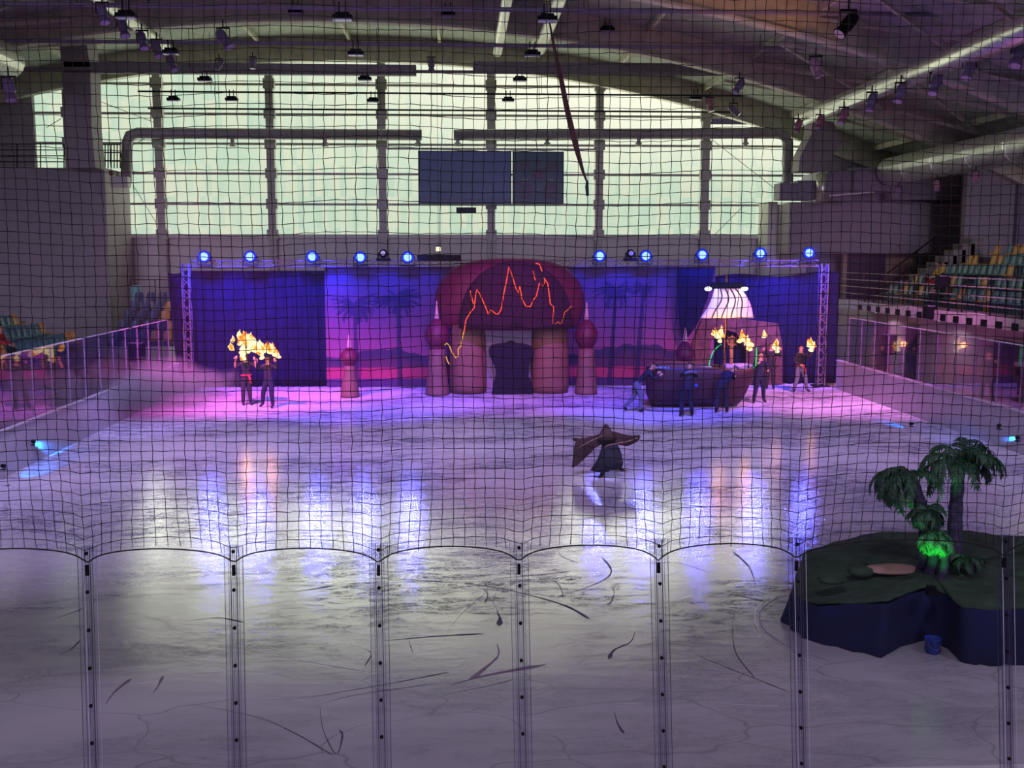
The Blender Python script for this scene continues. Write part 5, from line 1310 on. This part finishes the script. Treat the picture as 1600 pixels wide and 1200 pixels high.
o = MB().add(vs, fs).build('green_matting', M['green'], isl, smooth=True); solid(o, .03)
MB().ball(tuple(on(1395, 889, .74)), (.42, .22, .05), 14, 6).build('sand_patch', M['sand'], isl, smooth=True)
for (u, v, a, b) in ((1365, 882, .13, .12), (1300, 905, .2, .06), (1345, 893, .18, .08), (1590, 895, .2, .06)):
    MB().ball(tuple(on(u, v, .74)), (a, a * .8, b), 9, 6).build('matting_fold', M['green'], isl, smooth=True)
bk0 = on(1457, 1020, 0); e = empty('bucket', bk0, 0, 'small blue plastic bucket on the ice in front of the island', 'bucket')
MB().lathe([(.08, .0), (.085, .02), (.105, .19), (.112, .20), (.10, .20), (.08, .03)], (0, 0, 0), 18).build('pail', M['bluebucket'], e, smooth=True)
MB().tube([(-.107, 0, .18), (-.07, -.07, .10), (0, -.11, .07), (.07, -.07, .10), (.107, 0, .18)], .004, 5).build('handle', M['truss'], e)

def frond(L, droop, w_, rn, start=.10, dens=16, elev=.55):
    """leaf along +x: rises at elev, then droops; long pointed leaflets on both sides"""
    m = MB(); P = [Vector((0, 0, 0))]
    for i in range(1, 12):
        a = elev - droop * (i / 11) ** 1.25; P.append(P[-1] + Vector((math.cos(a), 0, math.sin(a))) * L / 11)
    m.tube(P, [.011 * (1 - .8 * i / 11) for i in range(12)], 4)
    for k in range(dens):
        t = start + (1 - start) * k / (dens - 1)
        for s in (-1, 1):
            tt = min(.999, max(0, t + .02 * s + .03 * (rn.random() - .5))); f = tt * 11; i = min(10, int(f)); p = P[i].lerp(P[i + 1], f - i); d = (P[i + 1] - P[i]).normalized()
            ll = w_ * (math.sin(PI * min(.93, .22 + .72 * t)) ** .6) * (.7 + .5 * rn.random())
            up = Vector((0, s, 0)); fw = .55 + .5 * rn.random() + (.6 if k == dens - 1 else 0)
            e_ = (up * (.85 + .2 * rn.random()) + d * fw + Vector((0, 0, -.30 - .45 * rn.random()))).normalized()
            n_ = e_.cross(d)
            if n_.length < .05: continue
            sidev = e_.cross(n_).normalized() * (.011 + .012 * ll / w_)
            tip = p + e_ * ll + Vector((0, 0, -.22 * ll)); mid = p + e_ * ll * .42 + Vector((0, 0, .01)); n_ = n_.normalized() * .004
            m.add([p - sidev * .35, p + sidev * .35, mid + sidev + n_, tip, mid - sidev - n_], [(0, 1, 2, 4), (4, 2, 3)])
    return m
def palm(label, base, topp, nf, L, w_, trunk_r, rn, droop=1.9, azf=None, bend=.1, m_leaf=None, cat='palm tree', name='palm_tree', dens=15, elev=(.1, 1.2)):
    e = empty(name, base, 0, label, cat)
    T = Vector(topp) - Vector(base); pts = []; rads = []
    for i in range(13):
        t = i / 12; p = T * t + Vector((bend * math.sin(t * PI), 0, 0)); pts.append(p); rads.append(trunk_r * (1.15 - .35 * t) * (1 + .13 * (i % 2)))
    MB().tube(pts, rads, 10).build('trunk', M['trunk'], e)
    for k in range(nf):
        az = 2 * PI * k / nf + rn.random() * .35 if azf is None else azf[k % len(azf)] + rn.random() * .2
        l = L * (.8 + .4 * rn.random()); dr = droop * (.75 + .5 * rn.random())
        f = frond(l, dr, w_, rn, dens=dens, elev=elev[0] + (elev[1] - elev[0]) * rn.random()); rot = Matrix.Rotation(az, 3, 'Z')
        f.v = [tuple(T + rot @ Vector(v)) for v in f.v]
        f.build('frond', m_leaf or M['leaf'], e)
    return e
rn = random.Random(5)
b1 = on(1492, 893, .70); t1 = at(1500, 722, b1.y)
palm('tall palm tree with drooping crown standing on the right of the island', b1, t1, 22, .68, .19, .092, rn, 2.3, bend=-.03, azf=[.1, .5, -.4, 1.1, 2.0, 2.7, 3.1, 3.5, 4.0, -1.0, -1.5, .3, -.2, 2.4, 5.6, 3.3, .0, 4.6], elev=(.2, 1.35))
b2 = on(1445, 898, .70); t2 = at(1424, 748, b2.y + .1)
palm('bent palm with leaves hanging left, green lit, left of the tall palm', b2, t2, 24, .70, .17, .09, rn, 3.0, elev=(.3, 1.2), azf=[2.5, 2.9, 3.4, 3.8, 3.1, 2.2, 4.2, 2.7, 3.3, 1.6, .3, 5.2, 3.6], bend=.10)
b3 = on(1466, 912, .70)
palm('short bright green bushy plant at the foot of the palms', b3, at(1463, 842, b3.y), 26, .32, .13, .05, rn, 2.7, m_leaf=mat('bright_leaf', (.05, .24, .09), .55, vary=.3), cat='plant', name='potted_plant', dens=10, elev=(.2, 1.3))
b4 = on(1450, 905, .70)
palm('dark leafy undergrowth plant between the palm trunks', b4, at(1448, 800, b4.y), 26, .34, .15, .06, rn, 2.8, cat='plant', name='potted_plant', dens=10, elev=(.1, 1.3))
b5 = on(1512, 905, .70)
palm('small dark fern right of the tall palm trunk', b5, at(1510, 872, b5.y), 9, .34, .12, .03, rn, 2.0, cat='plant', name='potted_plant', dens=10, elev=(.2, 1.0))
# small green uplights
e = empty('ground_lamp', on(1455, 930, .72), 0, 'small dark lamp in front of the green lit bush', 'lamp')
MB().box((-.06, -.05, 0), (.06, .05, .09)).build('housing', M['black'], e); MB().box((-.05, -.02, .09), (.05, .05, .12)).build('lens', M['black'], e)
spot('green_uplight', tuple(on(1455, 930, .72) + Vector((0, .02, .14))), tuple(at(1464, 845, b3.y)), (.04, 1, .10), 38, 75, .6, .03)
spot('green_uplight', (b1.x - .22, b1.y - .55, 1.35), tuple(at(1468, 712, b1.y)), (.04, 1, .12), 30, 55, .7, .03)

# ---- speakers and their stands, par lamps on the boards
def speaker(u0, v0, u1, v1, Y, label, stand=False, labels=None):
    a, b = at(u0, v1, Y), at(u1, v0, Y); cx_, w_ = (a.x + b.x) / 2, (b.x - a.x) / 2
    e = empty('loudspeaker', (cx_, Y, a.z), 0, label, 'loudspeaker'); h = b.z - a.z
    MB().prism([(-w_, 0), (-w_, h), (w_, h), (w_, 0)], 0, .38).build('cabinet', M['black'], e)
    MB().prism([(-w_ * .9, h * .05), (-w_ * .9, h * .95), (w_ * .9, h * .95), (w_ * .9, h * .05)], -.015, 0).build('grille', M['black'], e)
    MB().box((-w_, -.005, h - .02), (w_, .38, h + .005)).build('top_edge', M['box'], e)
    if stand:
        s = empty('speaker_stand', (cx_, Y + .15, 0), 0, stand, 'stand')
        MB().tube([(0, 0, .2), (0, 0, a.z)], .022, 6).build('pole', M['black'], s)
        for k in range(3):
            an = 2 * PI * k / 3 + .5; MB().tube([(0, 0, .55), (.45 * math.cos(an), .45 * math.sin(an), .02)], .014, 5).build('leg', M['black'], s)
speaker(201, 536, 222, 566, 38.0, 'black loudspeaker on a stand at the left corner of the stage', 'thin tripod stand under the left black loudspeaker')
speaker(1383, 523, 1402, 554, 36.0, 'black loudspeaker on a stand at the right of the stage', 'thin tripod stand under the right black loudspeaker')
speaker(1448, 478, 1462, 498, 37.0, 'black loudspeaker hanging from the right balcony front')
speaker(1468, 431, 1484, 448, 36.0, 'small black loudspeaker fixed to the right balcony railing')
# wedge monitors by the left boards
for (u, v) in ((129, 587), (142, 590)):
    p = at(u, v, 33.5); e = MB().prism([(-.2, 0), (-.2, .22), (-.05, .26), (.2, .1), (.2, 0)], -.15, .15).build('monitor_wedge', M['black']); e.location = p; MB().box((-.04, -.04, -p.z), (.04, .04, .02)).build('support_post', M['black'], e)
    tag(e, 'small black slanted monitor box on the left boards, ' + ('left of its twin' if u == 129 else 'right of its twin'), 'loudspeaker')
cyan = glow('cyan_beam_lens', (.03, .42, 1.0), 1.8)
def par(u, v, X, label, aim, pw, z=None, lens=cyan):
    p = on(u, v, z if z is not None else 1.2); e = empty('floor_par_lamp', p, 0, label, 'stage lamp'); d = (Vector(aim) - p).normalized()
    MB().tube([d * -.08, d * -.05, d * .05], [.03, .045, .05], 12).build('can', M['black'], e); MB().tube([d * .051, d * .054], .042, 12).build('lens', lens, e)
    MB().box((-.05, -.05, -.09), (.05, .05, -.07)).build('base', M['black'], e)
    spot('par_beam', p + d * .14, aim, (.01, .22, 1), pw * 7, 24, .5, .04)
par(5, 728, XL, 'dark lamp with blue lens at the left edge, aimed across the ice', on(60, 735, 0), 90, .5)
par(52, 690, XL, 'dark lamp near the left boards above a cyan pool of light', on(80, 706, 0), 130, .55)
par(172, 646, XL, 'small lamp with blue glow on the ice at the left of the stage', on(205, 655, 0), 60, .3)
par(1561, 665, XR, 'tiny glowing blue lamp on the right boards', on(1500, 690, 0), 40, 1.0)
par(1424, 662, XR, 'small dim blue lamp on the ice at the right side', on(1400, 665, 0), 30, .2)
par(1590, 684, XR, 'lamp at the right edge casting a blue streak', on(1560, 690, 0), 80, .4)

# ================================================================== NET AND GLASS IN FRONT OF THE CAMERA SIDE
YG = 7.55; YN = 7.42
posts = [(137, 880, 147), (366, 880, 371), (592, 880, 597), (811, 878, 817), (1029, 876, 1036), (1244, 873, 1250), (1568, 868, 1573)]
ext = [(-540, 888, -520), (-314, 886, -300), (-92, 884, -80)] + posts + [(1796, 864, 1800), (2024, 862, 2026), (2252, 860, 2250)]
ztop = at(800, 845, YG).z
gm = clear('end_glass', (.99, .988, .995), .012, .03)
sm_ = clear('clear_joint', (.955, .955, .985), .012, .10, (.8, .8, 1)); edge_d = mat('joint_edge_dark', (.05, .04, .08), .4); edge_l = mat('joint_edge_light', (.55, .50, .70), .3)
pnames = ['leftmost', 'second from the left', 'third from the left', 'middle', 'third from the right', 'second from the right', 'rightmost']
gscr = empty('glass_screen', (0, YG, 1.07), 0, 'row of tall clear glass rink panels with bolted joints below the net', 'glass screen')
for i, (u, v, ub) in enumerate(ext[2:-2]):
    T_ = at(u - .6, 845, YG); B_ = at(ub + 1.5, 1240, YG); T_.z = ztop; zb0 = 1.07
    k = (T_.z - zb0) / (T_.z - B_.z); B_ = T_.lerp(B_, k); B_.z = zb0
    e = empty('joint_post', (B_.x, 0, 0)); e.parent = gscr
    H_ = ztop - zb0; lean = (T_.x - B_.x)
    def shp(x0, x1, y0, y1, z0=0, z1=H_): 
        return MB().add([(x0 + lean * z0 / H_, y0, z0), (x1 + lean * z0 / H_, y0, z0), (x1 + lean * z0 / H_, y1, z0), (x0 + lean * z0 / H_, y1, z0), (x0 + lean * z1 / H_, y0, z1), (x1 + lean * z1 / H_, y0, z1), (x1 + lean * z1 / H_, y1, z1), (x0 + lean * z1 / H_, y1, z1)],
                        ((0, 3, 2, 1), (4, 5, 6, 7), (0, 1, 5, 4), (1, 2, 6, 5), (2, 3, 7, 6), (3, 0, 4, 7)))
    shp(-.066, .066, -.006, -.001).build('clear_strip', sm_, e); shp(-.035, .035, -.016, -.008).build('clear_strip', sm_, e)
    lite = i in (1, 6, 7)
    for j, (x, wd) in enumerate(((-.066, .0035), (-.036, .0025), (-.022, .006), (-.008, .002), (.008, .002), (.021, .007), (.038, .0025), (.066, .0045))):
        mt = edge_l if (lite and j in (2, 7)) else edge_d
        wd *= .85; shp(x - wd / 2, x + wd / 2, -.022, -.017).build('strip_edge', mt, e)
    for kz_ in range(8):
        zz = H_ - .045 - kz_ * .286
        if zz < .03: break
        MB().tube([(lean * zz / H_, -.024, zz), (lean * zz / H_, -.036, zz)], .0135, 10).build('bolt', M['black'], e)
    zh = at(u, v + 9, YG).z - zb0
    MB().box((-.011 + lean, -.045, zh - .038), (.011 + lean, -.02, zh + .038)).build('net_hook', M['black'], e)
for i in range(len(ext) - 1):
    x0, x1 = at(ext[i][0] + 4, 900, YG).x + .01, at(ext[i + 1][0] + 4, 900, YG).x - .01
    MB().box((x0, 0, 0), (x1, .012, ztop - 1.07)).build('pane', gm, gscr)
struct(MB().box((-9, YG - .05, 0), (12, YG + .10, 1.05)).build('wall_front', M['boards']))

def net():
    pit = 16.05 * YN / F; ul, ur = -530, 2240
    x0, x1 = at(ul, 500, YN).x, at(ur, 500, YN).x; ztop_ = at(800, -60, YN).z
    px = [at(p[0] - .5, 880, YN).x for p in ext]; pz = [at(p[0], p[1], YN).z for p in ext]
    rise = [.11, .11, .115, .105, .11, .12, .12, .12, .13, .13, .12, .12]
    def bottom(x):
        for i in range(len(px) - 1):
            if px[i] <= x <= px[i + 1]:
                t = (x - px[i]) / (px[i + 1] - px[i]); s = 2 * t - 1
                sag = 1 - abs(s) ** 2.0 * .55 - abs(s) ** 8 * .45
                return pz[i] * (1 - t) + pz[i + 1] * t + rise[i] * sag
        return pz[0]
    def gather(x):
        for i in range(len(px) - 1):
            if px[i] <= x <= px[i + 1]:
                W = px[i + 1] - px[i]; t = (x - px[i]) / W; return -math.sin(2 * PI * t) * .028 * W   # pulled towards the posts
        return 0
    rn_ = random.Random(2); nx = int((x1 - x0) / pit); zb_m = sum(pz) / len(pz) + .10; nz_ = int((ztop_ - zb_m) / pit)
    jx = [[(rn_.random() - .5) * .006 for _ in range(nx + 1)] for _ in range(nz_ + 1)]
    m = MB(); V = {}
    def P(i, j):
        x = x0 + i * pit; zr = zb_m + j * pit; f = math.exp(-(j * pit) / .42)
        dz = (bottom(x) - zb_m) * f + .012 * math.sin(x * 2.1 + j * .08) + .008 * math.sin(x * 5.3 - j * .21)
        zig = .0022 * (1 if (i + j) % 2 else -1)
        dx = gather(x) * f + .010 * math.sin(j * .17 + x * 1.3) + .02 * (j / nz_) + zig + jx[j][i]
        return Vector((x + dx, YN + .03 * math.sin(x * 3) * f, zr + dz + zig * .8 + jx[j][(i * 7) % nx] * .6))
    r = .0024
    def seg(a, b, rr):
        d = b - a; s = Vector((d.z, 0, -d.x)).normalized() * rr; y = Vector((0, rr, 0))
        m.add([a + s, a + y, a - s, a - y, b + s, b + y, b - s, b - y], ((0, 1, 5, 4), (1, 2, 6, 5), (2, 3, 7, 6), (3, 0, 4, 7)))
    pts = [[P(i, j) for i in range(nx + 1)] for j in range(nz_ + 1)]
    for j in range(nz_ + 1):
        for i in range(nx + 1):
            rr = r * (.8 + .4 * rn_.random())
            if i < nx and j > 0: seg(pts[j][i], pts[j][i + 1], rr)
            if j < nz_: seg(pts[j][i], pts[j + 1][i], rr)
    root = empty('protective_net', (0, 0, 0), 0, 'black protective net of square mesh hanging above the glass panels', 'net')
    o = m.build('mesh_cords', M['cord'], root); o['kind'] = 'stuff'
    n = 400; q = []
    for i in range(n + 1):
        x = x0 + (x1 - x0) * i / n; q.append((x, YN, bottom(x)))
    # sharp corners at the hooks
    MB().tube(q, .0055, 5).build('border_rope', M['cord'], root)
net()
